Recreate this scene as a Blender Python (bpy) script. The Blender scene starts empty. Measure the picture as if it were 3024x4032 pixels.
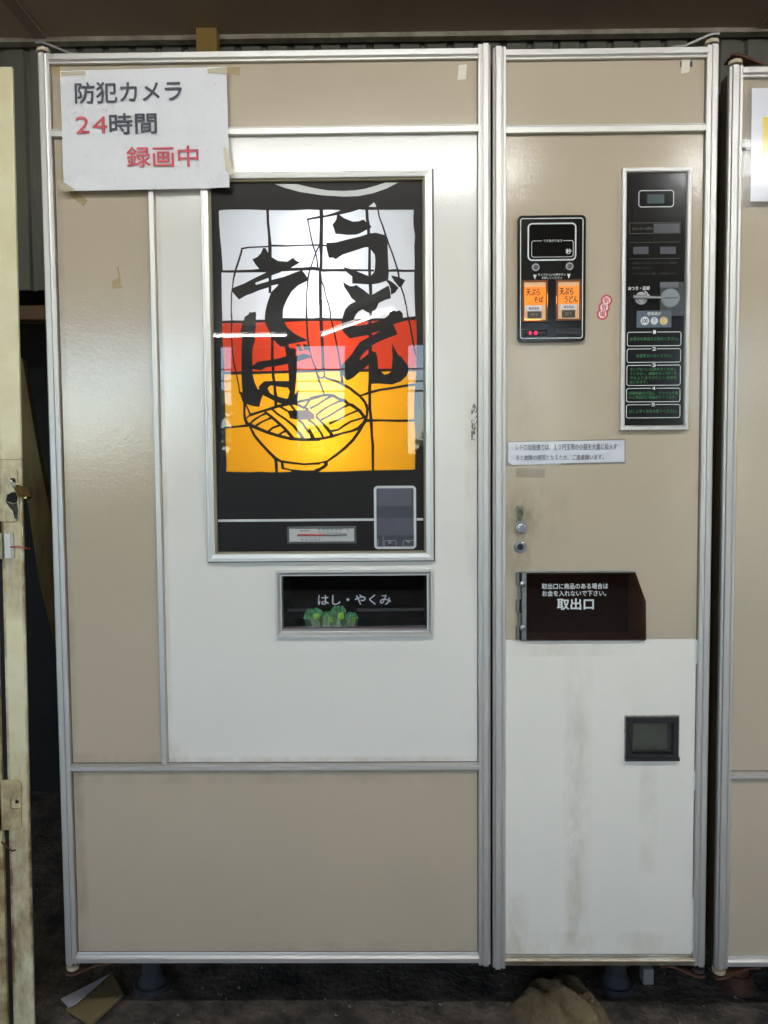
import bpy, bmesh, math, random
from mathutils import Vector, noise
from mathutils.geometry import tessellate_polygon
random.seed(4)
S = bpy.context.scene
COL = S.collection

# ------------------------------------------------------------------ camera
W0, H0, F0 = 3024.0, 4032.0, 3030.0            # photograph size and focal length in its pixels
CAM = Vector((0.0229, -1.4108, 1.076))
PIT, YAW, ROL = math.radians(-3.132), math.radians(0.643), math.radians(-0.434)
fwd = Vector((-math.sin(YAW)*math.cos(PIT), math.cos(YAW)*math.cos(PIT), math.sin(PIT)))
r0 = Vector((math.cos(YAW), math.sin(YAW), 0)); u0 = r0.cross(fwd)
RIGHT = math.cos(ROL)*r0 + math.sin(ROL)*u0
UP = -math.sin(ROL)*r0 + math.cos(ROL)*u0
cd = bpy.data.cameras.new('camera'); cam = bpy.data.objects.new('camera', cd); COL.objects.link(cam)
cd.sensor_fit = 'VERTICAL'; cd.sensor_height = 24.0; cd.lens = 24.0*F0/H0
cd.clip_start = 0.02; cd.clip_end = 500
from mathutils import Matrix
m = Matrix((RIGHT, UP, -fwd)).transposed().to_4x4(); m.translation = CAM
cam.matrix_world = m
S.camera = cam
S.render.resolution_x, S.render.resolution_y = 768, 1024

# ------------------------------------------------------------------ light
w = bpy.data.worlds.new('World'); S.world = w; w.use_nodes = True
nt = w.node_tree; bg = nt.nodes['Background']
sky = nt.nodes.new('ShaderNodeTexSky'); sky.sky_type = 'NISHITA'; sky.sun_disc = False
SUN_EL, SUN_AZ = math.radians(55), math.radians(35)
sky.sun_elevation = SUN_EL; sky.sun_rotation = SUN_AZ
nt.links.new(sky.outputs[0], bg.inputs[0]); bg.inputs[1].default_value = 0.15
sl = bpy.data.lights.new('sun', 'SUN'); sl.energy = 4.5; sl.angle = math.radians(0.5); sl.color = (1, .96, .9)
so = bpy.data.objects.new('sun', sl); COL.objects.link(so)
sd = Vector((math.sin(SUN_AZ)*math.cos(SUN_EL), math.cos(SUN_AZ)*math.cos(SUN_EL), math.sin(SUN_EL)))
so.rotation_euler = (-sd).to_track_quat('-Z', 'Y').to_euler()
TUBE = 6.2            # ceiling tubes
SIGN_TUBE = .66
S.view_settings.view_transform = 'Standard'; S.view_settings.look = 'None'
S.view_settings.gamma = 1; S.view_settings.use_curve_mapping = False
S.view_settings.exposure = 3.86
S.cycles.max_bounces = 8; S.cycles.transparent_max_bounces = 12
S.cycles.sample_clamp_indirect = 4

# ------------------------------------------------------------------ measuring helpers
def P(px, py, d=0.0):
    """point of the upright plane y=d seen at photo pixel px,py"""
    v = fwd + RIGHT*((px-W0/2)/F0) + UP*((H0/2-py)/F0)
    t = (d-CAM.y)/v.y
    return CAM + v*t
def X(px, py, d=0.0): return P(px, py, d).x
def Z(px, py, d=0.0): return P(px, py, d).z
def RW(x0, y0, x1, y1, d=0.0):
    ym, xm = (y0+y1)/2, (x0+x1)/2
    return X(x0, ym, d), X(x1, ym, d), Z(xm, y1, d), Z(xm, y0, d)
def zm(ox, oy, s): return lambda x, y: (ox+x/s, oy+y/s)

def lin(c):
    c /= 255.0
    return c/12.92 if c <= .04045 else ((c+.055)/1.055)**2.4
def C(r, g, b): return (lin(r), lin(g), lin(b), 1)

# ------------------------------------------------------------------ materials
def mat(name, col, rough=.5, metal=0.0, spec=.5, bump=None, vary=None, vscale=6, vcol=None, stretch=(1, 1, 1), emit=None, estr=1.0, coat=0):
    M = bpy.data.materials.new(name); M.use_nodes = True
    t = M.node_tree; b = t.nodes['Principled BSDF']
    b.inputs['Base Color'].default_value = col; b.inputs['Roughness'].default_value = rough
    b.inputs['Metallic'].default_value = metal; b.inputs['Specular IOR Level'].default_value = spec
    b.inputs['Coat Weight'].default_value = coat
    tc = t.nodes.new('ShaderNodeTexCoord'); mp = t.nodes.new('ShaderNodeMapping')
    mp.inputs['Scale'].default_value = stretch
    t.links.new(tc.outputs['Object'], mp.inputs[0])
    if vary:
        n = t.nodes.new('ShaderNodeTexNoise'); n.inputs['Scale'].default_value = vscale
        n.inputs['Detail'].default_value = 8; n.inputs['Roughness'].default_value = .65
        t.links.new(mp.outputs[0], n.inputs[0])
        rp = t.nodes.new('ShaderNodeValToRGB'); rp.color_ramp.elements[0].position = .45-vary[1]; rp.color_ramp.elements[1].position = .55+vary[1]
        mx = t.nodes.new('ShaderNodeMix'); mx.data_type = 'RGBA'
        mx.inputs[6].default_value = col
        mx.inputs[7].default_value = vcol or tuple(c*.7 for c in col[:3])+(1,)
        ml = t.nodes.new('ShaderNodeMath'); ml.operation = 'MULTIPLY'; ml.inputs[1].default_value = vary[0]
        t.links.new(n.outputs[0], rp.inputs[0]); t.links.new(rp.outputs[0], ml.inputs[0])
        t.links.new(ml.outputs[0], mx.inputs[0]); t.links.new(mx.outputs[2], b.inputs['Base Color'])
    if bump:
        n2 = t.nodes.new('ShaderNodeTexNoise'); n2.inputs['Scale'].default_value = bump[0]; n2.inputs['Detail'].default_value = bump[2] if len(bump) > 2 else 2
        t.links.new(mp.outputs[0], n2.inputs[0])
        bp = t.nodes.new('ShaderNodeBump'); bp.inputs['Strength'].default_value = 1; bp.inputs['Distance'].default_value = bump[1]
        t.links.new(n2.outputs[0], bp.inputs['Height']); t.links.new(bp.outputs[0], b.inputs['Normal'])
    if emit:
        b.inputs['Emission Color'].default_value = emit; b.inputs['Emission Strength'].default_value = estr
    return M

def stain(M, terms, col):
    """adds dirt of its own shape: each term (axis centre x, half width, z0, z1, amount) in object space, broken up by noise"""
    t = M.node_tree; b = t.nodes['Principled BSDF']
    tc = t.nodes.new('ShaderNodeTexCoord'); sx = t.nodes.new('ShaderNodeSeparateXYZ'); t.links.new(tc.outputs['Object'], sx.inputs[0])
    def mth(op, a, b2, clamp=False):
        n = t.nodes.new('ShaderNodeMath'); n.operation = op; n.use_clamp = clamp
        for k, v in enumerate((a, b2)):
            if v is None: continue
            if isinstance(v, (int, float)): n.inputs[k].default_value = v
            else: t.links.new(v, n.inputs[k])
        return n.outputs[0]
    tot = None
    for cx, hw, z0, z1, am in terms:
        dx = mth('DIVIDE', mth('SUBTRACT', sx.outputs[0], cx), hw)
        gx = mth('SUBTRACT', 1.0, mth('MULTIPLY', dx, dx), True)
        zc, hz = (z0+z1)/2, (z1-z0)/2
        dz = mth('DIVIDE', mth('SUBTRACT', sx.outputs[2], zc), hz)
        dz2 = mth('MULTIPLY', dz, dz)
        gz = mth('SUBTRACT', 1.0, mth('MULTIPLY', dz2, dz2), True)
        g = mth('MULTIPLY', mth('MULTIPLY', gx, gz), am)
        tot = g if tot is None else mth('ADD', tot, g)
    n = t.nodes.new('ShaderNodeTexNoise'); n.inputs['Scale'].default_value = 22; n.inputs['Detail'].default_value = 9; n.inputs['Roughness'].default_value = .7
    mp = t.nodes.new('ShaderNodeMapping'); mp.inputs['Scale'].default_value = (1, 1, .45)
    t.links.new(tc.outputs['Object'], mp.inputs[0]); t.links.new(mp.outputs[0], n.inputs[0])
    nn = mth('MULTIPLY', mth('SUBTRACT', n.outputs[0], .36), 3.2, True)
    fac = mth('MULTIPLY', tot, nn, True)
    mx = t.nodes.new('ShaderNodeMix'); mx.data_type = 'RGBA'
    src = b.inputs['Base Color'].links[0].from_socket if b.inputs['Base Color'].links else None
    if src: t.links.new(src, mx.inputs[6])
    else: mx.inputs[6].default_value = b.inputs['Base Color'].default_value
    mx.inputs[7].default_value = col
    t.links.new(fac, mx.inputs[0]); t.links.new(mx.outputs[2], b.inputs['Base Color'])

def glass_mat(name, tint=(1, 1, 1, 1), rough=0.0, ior=1.5, opac=0.0, ocol=(0, 0, 0, 1), bump=None):
    """thin pane: fresnel mirror over tinted see-through, light passes straight on"""
    M = bpy.data.materials.new(name); M.use_nodes = True; t = M.node_tree
    for n in list(t.nodes): t.nodes.remove(n)
    out = t.nodes.new('ShaderNodeOutputMaterial'); fr = t.nodes.new('ShaderNodeFresnel'); fr.inputs[0].default_value = ior
    tr = t.nodes.new('ShaderNodeBsdfTransparent'); tr.inputs[0].default_value = tint
    gl = t.nodes.new('ShaderNodeBsdfGlossy'); gl.inputs['Roughness'].default_value = rough
    base = tr.outputs[0]
    if opac:
        df = t.nodes.new('ShaderNodeBsdfDiffuse'); df.inputs[0].default_value = ocol
        m1 = t.nodes.new('ShaderNodeMixShader'); m1.inputs[0].default_value = opac
        t.links.new(tr.outputs[0], m1.inputs[1]); t.links.new(df.outputs[0], m1.inputs[2]); base = m1.outputs[0]
    mx = t.nodes.new('ShaderNodeMixShader')
    t.links.new(fr.outputs[0], mx.inputs[0]); t.links.new(base, mx.inputs[1]); t.links.new(gl.outputs[0], mx.inputs[2])
    if bump:
        tc = t.nodes.new('ShaderNodeTexCoord'); n2 = t.nodes.new('ShaderNodeTexNoise'); n2.inputs['Scale'].default_value = bump[0]
        bp = t.nodes.new('ShaderNodeBump'); bp.inputs['Distance'].default_value = bump[1]
        t.links.new(tc.outputs['Object'], n2.inputs[0]); t.links.new(n2.outputs[0], bp.inputs['Height'])
        t.links.new(bp.outputs[0], gl.inputs['Normal']); t.links.new(bp.outputs[0], fr.inputs['Normal'])
    t.links.new(mx.outputs[0], out.inputs[0])
    return M

def acrylic(name, col, k=.8):
    """backlit translucent acrylic sheet"""
    M = bpy.data.materials.new(name); M.use_nodes = True; t = M.node_tree
    for n in list(t.nodes): t.nodes.remove(n)
    out = t.nodes.new('ShaderNodeOutputMaterial')
    tl = t.nodes.new('ShaderNodeBsdfTranslucent'); tl.inputs[0].default_value = col
    df = t.nodes.new('ShaderNodeBsdfDiffuse'); df.inputs[0].default_value = tuple(c*.8 for c in col[:3])+(1,)
    mx = t.nodes.new('ShaderNodeMixShader'); mx.inputs[0].default_value = k
    t.links.new(df.outputs[0], mx.inputs[1]); t.links.new(tl.outputs[0], mx.inputs[2]); t.links.new(mx.outputs[0], out.inputs[0])
    return M

def emitter(name, col, strength):
    M = bpy.data.materials.new(name); M.use_nodes = True; t = M.node_tree
    for n in list(t.nodes): t.nodes.remove(n)
    out = t.nodes.new('ShaderNodeOutputMaterial'); e = t.nodes.new('ShaderNodeEmission')
    e.inputs[0].default_value = col; e.inputs[1].default_value = strength; t.links.new(e.outputs[0], out.inputs[0])
    return M

# ------------------------------------------------------------------ mesh builder
class MB:
    def __init__(s): s.v = []; s.f = []
    def add(s, vs, fs):
        n = len(s.v); s.v += [tuple(v) for v in vs]; s.f += [tuple(i+n for i in f) for f in fs]; return s
    def box(s, x0, x1, y0, y1, z0, z1):
        return s.add([(x0,y0,z0),(x1,y0,z0),(x1,y1,z0),(x0,y1,z0),(x0,y0,z1),(x1,y0,z1),(x1,y1,z1),(x0,y1,z1)],
                     [(0,1,5,4),(1,2,6,5),(2,3,7,6),(3,0,4,7),(4,5,6,7),(3,2,1,0)])
    def hexa(s, a, b):
        """a,b: 4 corner points each, front and back"""
        return s.add(list(a)+list(b), [(0,1,2,3),(7,6,5,4),(0,4,5,1),(1,5,6,2),(2,6,7,3),(3,7,4,0)])
    def post(s, prof, z0, z1, x=0, flip=1):
        """closed (x,y) profile pulled up along z"""
        n = len(prof); pr = [(x+flip*a, b) for a, b in prof]
        vs = [(a, b, z0) for a, b in pr]+[(a, b, z1) for a, b in pr]
        fs = [(i, (i+1) % n, (i+1) % n+n, i+n) for i in range(n)]
        return s.add(vs, fs+[tuple(range(n))[::-1], tuple(range(n, 2*n))])
    def rail(s, prof, x0, x1, z=0):
        """closed (y,z) profile pulled along x"""
        n = len(prof); vs = [(x0, a, z+b) for a, b in prof]+[(x1, a, z+b) for a, b in prof]
        fs = [(i, (i+1) % n, (i+1) % n+n, i+n) for i in range(n)]
        return s.add(vs, fs+[tuple(range(n))[::-1], tuple(range(n, 2*n))])
    def rings(s, x0, x1, z0, z1, steps):
        """mitred rectangular frame: steps = (inset, y)"""
        vs = []
        for i, y in steps: vs += [(x0+i,y,z0+i),(x1-i,y,z0+i),(x1-i,y,z1-i),(x0+i,y,z1-i)]
        fs = []
        for k in range(len(steps)-1):
            for j in range(4):
                a, b = k*4+j, k*4+(j+1) % 4
                fs.append((a, b, b+4, a+4))
        return s.add(vs, fs)
    def disc(s, cx, cz, r, y0, y1, n=32, axis='y', r2=None):
        r2 = r if r2 is None else r2
        vs = []
        for y, rr in ((y0, r), (y1, r2)):
            for k in range(n):
                a = 2*math.pi*k/n; c, d = math.cos(a)*rr, math.sin(a)*rr
                vs.append((cx+c, y, cz+d) if axis == 'y' else ((cx+c, cz+d, y) if axis == 'z' else (y, cx+c, cz+d)))
        fs = [(k, (k+1) % n, (k+1) % n+n, k+n) for k in range(n)]
        return s.add(vs, fs+[tuple(range(n)), tuple(range(n, 2*n))])
    def annulus(s, cx, cz, r1, r2, y0, y1, n=40):
        vs = []
        for y in (y0, y1):
            for rr in (r1, r2):
                for k in range(n):
                    a = 2*math.pi*k/n; vs.append((cx+math.cos(a)*rr, y, cz+math.sin(a)*rr))
        fs = []
        for k in range(n):
            l = (k+1) % n
            fs += [(k, l, l+n, k+n), (k+2*n, l+2*n, l+3*n, k+3*n), (k, l, l+2*n, k+2*n), (k+n, l+n, l+3*n, k+3*n)]
        return s.add(vs, fs)
    def tube(s, pts, r, n=10, closed=False):
        pts = [Vector(p) for p in pts]; vs = []; m_ = len(pts)
        for i, p in enumerate(pts):
            a = pts[i-1] if i else p; b = pts[i+1] if i < m_-1 else p
            t = (b-a).normalized(); o = Vector((0, 0, 1)) if abs(t.z) < .9 else Vector((0, 1, 0))
            u = t.cross(o).normalized(); v = t.cross(u).normalized()
            rr = r[i] if isinstance(r, (list, tuple)) else r
            for k in range(n):
                q = 2*math.pi*k/n; vs.append(p+u*math.cos(q)*rr+v*math.sin(q)*rr)
        fs = []
        for i in range(m_-1):
            for k in range(n):
                l = (k+1) % n; fs.append((i*n+k, i*n+l, (i+1)*n+l, (i+1)*n+k))
        return s.add(vs, fs+[tuple(range(n)), tuple(range((m_-1)*n, m_*n))])
    def poly(s, pts, y, holes=(), th=0.0):
        """flat outline (x,z) at depth y; th gives it thickness backwards"""
        loops = [[Vector((a, b, 0)) for a, b in pts]]+[[Vector((a, b, 0)) for a, b in h] for h in holes]
        flat = [v for l in loops for v in l]; tr = tessellate_polygon(loops)
        n = len(flat); vs = [(v.x, y, v.y) for v in flat]; fs = [tuple(t) for t in tr]
        if th:
            vs += [(v.x, y+th, v.y) for v in flat]; fs += [tuple(i+n for i in t[::-1]) for t in tr]
            o = 0
            for l in loops:
                k = len(l); fs += [(o+i, o+(i+1) % k, o+(i+1) % k+n, o+i+n) for i in range(k)]; o += k
        return s.add(vs, fs)
    def line(s, pts, y, closed=False):
        """flat ribbon: pts (x,z,width)"""
        m_ = len(pts); L = []; R = []
        for i, (x, z, ww) in enumerate(pts):
            a = pts[i-1] if (i or closed) else pts[i]; b = pts[(i+1) % m_] if (i < m_-1 or closed) else pts[i]
            t = Vector((b[0]-a[0], b[1]-a[1])); t = t.normalized() if t.length else Vector((1, 0))
            q = Vector((-t.y, t.x))*ww/2
            L.append((x+q.x, y, z+q.y)); R.append((x-q.x, y, z-q.y))
        k = m_ if closed else m_-1
        return s.add(L+R, [(i, (i+1) % m_, (i+1) % m_+m_, i+m_) for i in range(k)])
    def text(s, body, x0, x1, z0, z1, y, bold=0.0, fn=None):
        c = bpy.data.curves.new('txt', 'FONT'); c.body = body; c.resolution_u = 3
        o = bpy.data.objects.new('txt', c); COL.objects.link(o)
        dg = bpy.context.evaluated_depsgraph_get(); dg.update()
        me = bpy.data.meshes.new_from_object(o.evaluated_get(dg))
        xs = [v.co.x for v in me.vertices]; ys = [v.co.y for v in me.vertices]
        a, b, c2, d = min(xs), max(xs), min(ys), max(ys)
        bz = bold*(z1-z0); bx = bz*(.73 if fn else 1)      # heavier print: the glyph laid down again, shifted a hair
        for k, (ex, ez) in enumerate(((0, 0),) if not bold else ((-bx, 0), (bx, 0), (0, bz), (0, -bz))):
            vs = []
            for v in me.vertices:
                u, q = x0+(v.co.x-a)/max(b-a, 1e-6)*(x1-x0)+ex, z0+(v.co.y-c2)/max(d-c2, 1e-6)*(z1-z0)+ez
                if fn: w_ = fn(u, q); vs.append((w_[0], w_[1]-k*.00003, w_[2]))
                else: vs.append((u, y-k*.00002, q))
            s.add(vs, [tuple(p.vertices) for p in me.polygons])
        bpy.data.objects.remove(o); bpy.data.curves.remove(c); bpy.data.meshes.remove(me)
        return s
    def build(s, name, mt, parent=None, smooth=False, bevel=0, recalc=True):
        root = parent
        while root is not None and root.parent is not None: root = root.parent
        off = root.location if root is not None else Vector((0, 0, 0))
        me = bpy.data.meshes.new(name)
        me.from_pydata([(a-off.x, b-off.y, c-off.z) for a, b, c in s.v], [], s.f); me.validate()
        if recalc:
            bm = bmesh.new(); bm.from_mesh(me); bmesh.ops.recalc_face_normals(bm, faces=bm.faces); bm.to_mesh(me); bm.free()
        me.materials.append(mt)
        if smooth:
            for p in me.polygons: p.use_smooth = True
            me.set_sharp_from_angle(angle=math.radians(40))
        o = bpy.data.objects.new(name, me); COL.objects.link(o)
        if parent is not None: o.parent = parent
        if bevel:
            b = o.modifiers.new('edge', 'BEVEL'); b.width = bevel; b.segments = 2; b.limit_method = 'ANGLE'; b.angle_limit = math.radians(40)
        return o

def rr_pts(x0, x1, z0, z1, r, n=5):
    out = []
    for cx, cz, a0 in ((x1-r, z1-r, 0), (x0+r, z1-r, 90), (x0+r, z0+r, 180), (x1-r, z0+r, 270)):
        for k in range(n+1):
            a = math.radians(a0+90*k/n); out.append((cx+r*math.cos(a), cz+r*math.sin(a)))
    return out
def rr_ring(mb, x0, x1, z0, z1, r, wd, y, gap=None):
    pts = [(a, b, wd) for a, b in rr_pts(x0, x1, z0, z1, r)]
    if gap is None: return mb.line(pts, y, closed=True)
    # gap in the top edge between gap[0] and gap[1]: start right of it and run round
    arc1 = [p for p in pts[:6]]                     # top right corner, from side to top
    rest = pts[6:]
    seq = [(gap[1], z1, wd)]+arc1[::-1]+rest[::-1]+[(gap[0], z1, wd)]
    return mb.line(seq, y)
def root(name, loc, label, cat, group=None):
    o = bpy.data.objects.new(name, None); COL.objects.link(o); o.location = loc
    o.empty_display_size = .05; o['label'] = label; o['category'] = cat
    if group: o['group'] = group
    return o
def tag(o, label, cat, group=None):
    o['label'] = label; o['category'] = cat
    if group: o['group'] = group
    return o
def struct(o): o['kind'] = 'structure'; return o
def cut_panel(x0, x1, z0, z1, y0, y1, holes=()):
    """sheet with rectangular openings (x0,x1,z0,z1)"""
    xs = sorted({x0, x1, *[h[0] for h in holes], *[h[1] for h in holes]}); zs = sorted({z0, z1, *[h[2] for h in holes], *[h[3] for h in holes]})
    def solid(i, j):
        if i < 0 or j < 0 or i >= len(xs)-1 or j >= len(zs)-1: return False
        cx, cz = (xs[i]+xs[i+1])/2, (zs[j]+zs[j+1])/2
        return not any(h[0] < cx < h[1] and h[2] < cz < h[3] for h in holes)
    mb = MB()
    for i in range(len(xs)-1):
        for j in range(len(zs)-1):
            if not solid(i, j): continue
            a, b, c, d = xs[i], xs[i+1], zs[j], zs[j+1]
            mb.add([(a,y0,c),(b,y0,c),(b,y0,d),(a,y0,d),(a,y1,c),(b,y1,c),(b,y1,d),(a,y1,d)], [(0,1,2,3),(7,6,5,4)]
                   + ([] if solid(i-1, j) else [(0,3,7,4)])+([] if solid(i+1, j) else [(1,5,6,2)])
                   + ([] if solid(i, j-1) else [(0,4,5,1)])+([] if solid(i, j+1) else [(3,2,6,7)]))
    return mb

# ------------------------------------------------------------------ material set
beige = mat('beige_laminate', C(191,177,155), .12, spec=.5, bump=(240, .00024, 2), vary=(.35, .2), vscale=3, vcol=C(174,164,142))
cream = mat('white_laminate', C(230,227,218), .12, spec=.5, bump=(240, .00024, 2), vary=(.3, .2), vscale=3, vcol=C(216,216,208))
lower_white = mat('white_film', C(240,236,224), .4, spec=.4, bump=(120, .0002), vary=(.25, .2), vscale=3, vcol=C(205,204,194))
alu = mat('brushed_aluminium', C(212,210,204), .48, .75, bump=(900, .00004), vary=(.2, .15), vscale=12, vcol=C(186,186,190), stretch=(1, 1, .03))
alu_h = mat('brushed_aluminium_rail', C(212,210,204), .48, .75, bump=(900, .00004), vary=(.2, .15), vscale=12, vcol=C(186,186,190), stretch=(.03, 1, 1))
alu_old = mat('tarnished_aluminium', C(190,186,172), .42, .9, vary=(.9, .12), vscale=26, vcol=C(120,96,58), stretch=(.3, 1, 1))
chrome = mat('chrome', C(214,214,218), .24, 1.0)
steel = mat('zinc_steel', C(170,172,170), .38, 1.0, vary=(.6, .15), vscale=60, vcol=C(120,116,104))
black = mat('black_print', C(34,31,30), .5, spec=.2)
blackgl = mat('black_gloss_plate', C(22,21,21), .16, spec=.5, bump=(60, .0001))
blackpl = mat('black_plastic', C(25,26,30), .4, vary=(.4, .15), vscale=30, vcol=C(52,54,56))
void = mat('dark_interior', C(24,20,18), .8)
brown_metal = mat('brown_painted_metal', C(88,74,60), .35, vary=(.5, .15), vscale=5, vcol=C(60,50,40))
lightprint = mat('white_print', C(214,216,212), .5)
dimprint = mat('dim_print', C(92,92,78), .6)
greenprint = mat('green_print', C(52,118,70), .6)
inkgrey = mat('grey_ink', C(84,86,96), .8)
inkred = mat('faded_red_ink', C(206,96,104), .8)
seam = mat('grimy_seam', C(70,48,44), .8)
rust = mat('rusty_steel', C(96,66,50), .75, .3, vary=(.8, .1), vscale=80, vcol=C(70,42,30), bump=(200, .0006, 5))
nylon = mat('yellowed_nylon', C(205,190,160), .55, vary=(.4, .2), vscale=60)
paper = mat('paper', C(230,231,234), .75, bump=(7, .010, 5), vary=(.25, .2), vscale=8, vcol=C(214,215,218))
tape = glass_mat('adhesive_tape', (.95, .92, .82, 1), .3, 1.4, .28, C(232,226,204), bump=(60, .0006))
gasket = mat('tan_gasket', C(140,132,104), .7)
clearp = glass_mat('clear_pane', (1, 1, 1, 1), .0, 1.30)
clearfilm = glass_mat('clear_film', (.96, .97, .98, 1), .08, 1.5, .10, C(190,195,200), bump=(50, .001))
softfilm = glass_mat('soft_film', (.98, .98, .98, 1), .16, 1.35, .04, C(205,200,190), bump=(40, .0003))
brown_acr = glass_mat('brown_acrylic', (.52, .40, .36, 1), .05, 1.42, .12, C(74,50,42))
white_acr = acrylic('white_acrylic', (.86, .88, .91, 1))
red_acr = acrylic('red_acrylic', (.78, .21, .12, 1))
yellow_acr = acrylic('yellow_acrylic', (.96, .66, .11, 1))
boxwhite = mat('white_lightbox', C(232,232,228), .7)

# ================================================================== the vending machine
VM = root('vending_machine', (0, .30, 0), 'beige and white retro noodle vending machine with aluminium frames and glowing udon picture', 'vending machine')
PY = .010                                      # laminate panel surface
XL, XLi = X(150, 208), X(193, 230)
XR = .605
# posts: profile (x from outer edge, y)
post_prof = [(-.0045,.0075),(-.0030,.0060),(-.0005,.0045),(0,.0003),(.0004,0),(.0091,0),(.0095,.0004),(.0098,.0035),(.0125,.0045),(.0135,.0030),(.0138,.0026),(.0178,.0026),(.0184,.0032),(.0186,.0150),(-.0045,.0150)]
xa = -.605                                      # outer left
xb = X(1923.8, 1900)                            # raised strip, right end, left door's right post
xc = X(1952.6, 1900)                            # raised strip, left end, right door's left post
def mk_post(x, flip, ptop, pbot, px, parent, m_=alu):
    return MB().post(post_prof, Z(px, pbot), Z(px, ptop), x, flip).build('frame_post', m_, parent)

DL = root('x', (0, 0, 0), '', ''); bpy.data.objects.remove(DL)
# door bodies: slim steel trays that carry rails and panels
zLt, zLb = Z(1040, 190), Z(1040, 3790)
DOOR_L = MB().box(xa+.004, xb+.0035, .030, .045, zLb+.006, zLt-.004)
# openings are cut below; trays built as cut panels
disp = RW(803.5, 669, 1704.5, 2209)
slot = RW(1085, 2246, 1705, 2508.5)
z5 = zm(1040, 2200, 2.304)
slot_in = RW(1105, 2270, 1683, 2486)
flap_open = RW(*zm(1960, 1700, 2.074)(225, 1170), *zm(1960, 1700, 2.074)(1090, 1650))
coin_ret = RW(2469, 2827, 2675.6, 2998.6)
zRt, zRb = Z(2380, 205), Z(2380, 3800)
XRr = X(2806, 2000)
dispH = (disp[0]+.012, disp[1]-.012, disp[2]+.012, disp[3]-.012)
slotH = (slot[0]+.006, slot[1]-.006, slot[2]+.006, slot[3]-.006)
retH = (coin_ret[0]+.006, coin_ret[1]-.006, coin_ret[2]+.006, coin_ret[3]-.006)
door_l = cut_panel(xa+.004, xb+.003, zLb+.003, zLt-.002, .016, .045, [dispH, slotH]).build('door', void, VM)
door_l['label'] = 'wide left door with the glowing picture window'
xRo = .605
door_r = cut_panel(xc-.003, xRo-.004, zRb+.003, zRt-.002, .016, .045, [flap_open, retH]).build('door', void, VM)
door_r['label'] = 'narrow right door with coin slot, buttons and hatch'

mk_post(xa, 1, 205, 3802, 170, door_l)
mk_post(xb, -1, 168.7, 3805, 1913, door_l)
mk_post(xc, 1, 181, 3817.7, 1963, door_r)
mk_post(xRo, -1, 171.8, 3808, 2805, door_r)

xli, xlo = xa+.0187, xb-.0187                  # inner edges of left door posts
xri, xro = xc+.0187, xRo-.0187
ZT = Z(1040, 222); ZM = Z(1040, 526.5); ZK = Z(1040, 3018); ZB = Z(1040, 3776)
ZTr = Z(2386, 211.6); ZMr = Z(2386, 518); ZBr = Z(2386, 3785.7)
top_prof = [(.0005,.0100),(0,.0095),(0,.0002),(.0006,0),(.0050,-.0022),(.0030,-.0032),(.0026,-.0036),(.0026,-.0060),(.0032,-.0064),(.012,-.0064),(.030,-.0064),(.030,.0105),(.003,.0105)]
mid_prof = [(.0004,.0102),(0,.0098),(0,.0003),(.0005,0),(.009,0),(.015,0),(.015,.0150),(.0045,.0150),(.0032,.0142),(.0030,.0122),(.0045,.0112)]
low_prof = [(.0004,0),(0,-.0003),(0,-.0070),(.0005,-.0075),(.0065,-.0115),(.015,-.0115),(.015,.0035),(.0065,.0035)]
bot_prof = [(0,0),(0,-.0080),(.0006,-.0086),(.030,-.0086),(.030,.0078),(.0085,.0078),(.0078,.0060),(.0042,.0042),(.0036,.0030)]
MB().rail(top_prof, xli-.001, xlo+.001, ZT).build('top_rail', alu_h, door_l)
MB().rail(mid_prof, xli-.001, xlo+.001, ZM).build('middle_rail', alu_h, door_l)
MB().rail(low_prof, xli-.001, xlo+.001, ZK).build('lower_rail', alu_h, door_l)
MB().rail(bot_prof, xli-.001, xlo+.001, ZB).build('bottom_rail', alu_h, door_l)
MB().rail(top_prof, xri-.001, xro+.001, ZTr).build('top_rail', alu_h, door_r)
MB().rail(mid_prof, xri-.001, xro+.001, ZMr).build('middle_rail', alu_h, door_r)
br = MB().rail(bot_prof, xri-.001, xro+.001, ZBr).build('bottom_rail', alu_old, door_r); br['label'] = 'tarnished yellow brown bottom rail'
# divider strip between the beige side panel and the white panel
dxa, dxb = X(590.5, 740), X(649, 3000)
dvx = (dxa+dxb)/2
div_prof = [(-.0046,.0004),(-.0042,0),(.0042,0),(.0046,.0004),(.0050,.0100),(.0050,.015),(-.0050,.015),(-.0050,.0100)]
MB().post(div_prof, ZK+.0045, ZM-.0005, dvx).build('divider_strip', alu, door_l)

beige_low = beige.copy(); beige_low.name = 'beige_laminate_low'
stain(beige_low, [(0, .9, ZB-.02, ZB+.030, .22), (xli+.01, .016, .1, .6, .4), (-.25, .5, ZK-.04, ZK, .25)], C(128,108,84))
beige_side = beige.copy(); beige_side.name = 'beige_laminate_side'
stain(beige_side, [(-.45, .3, ZK-.02, ZK+.025, .28), (xli+.004, .012, .5, 1.7, .35)], C(128,108,84))
cream_w = cream.copy(); cream_w.name = 'white_laminate_worn'
stain(cream_w, [(dvx+.02, .03, ZK-.02, ZK+.05, .35), (-.1, .5, ZK-.012, ZK+.016, .5), (xlo-.010, .016, .85, 1.25, .35), (dvx+.008, .008, .5, 1.65, .4)], C(160,142,112))
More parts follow.
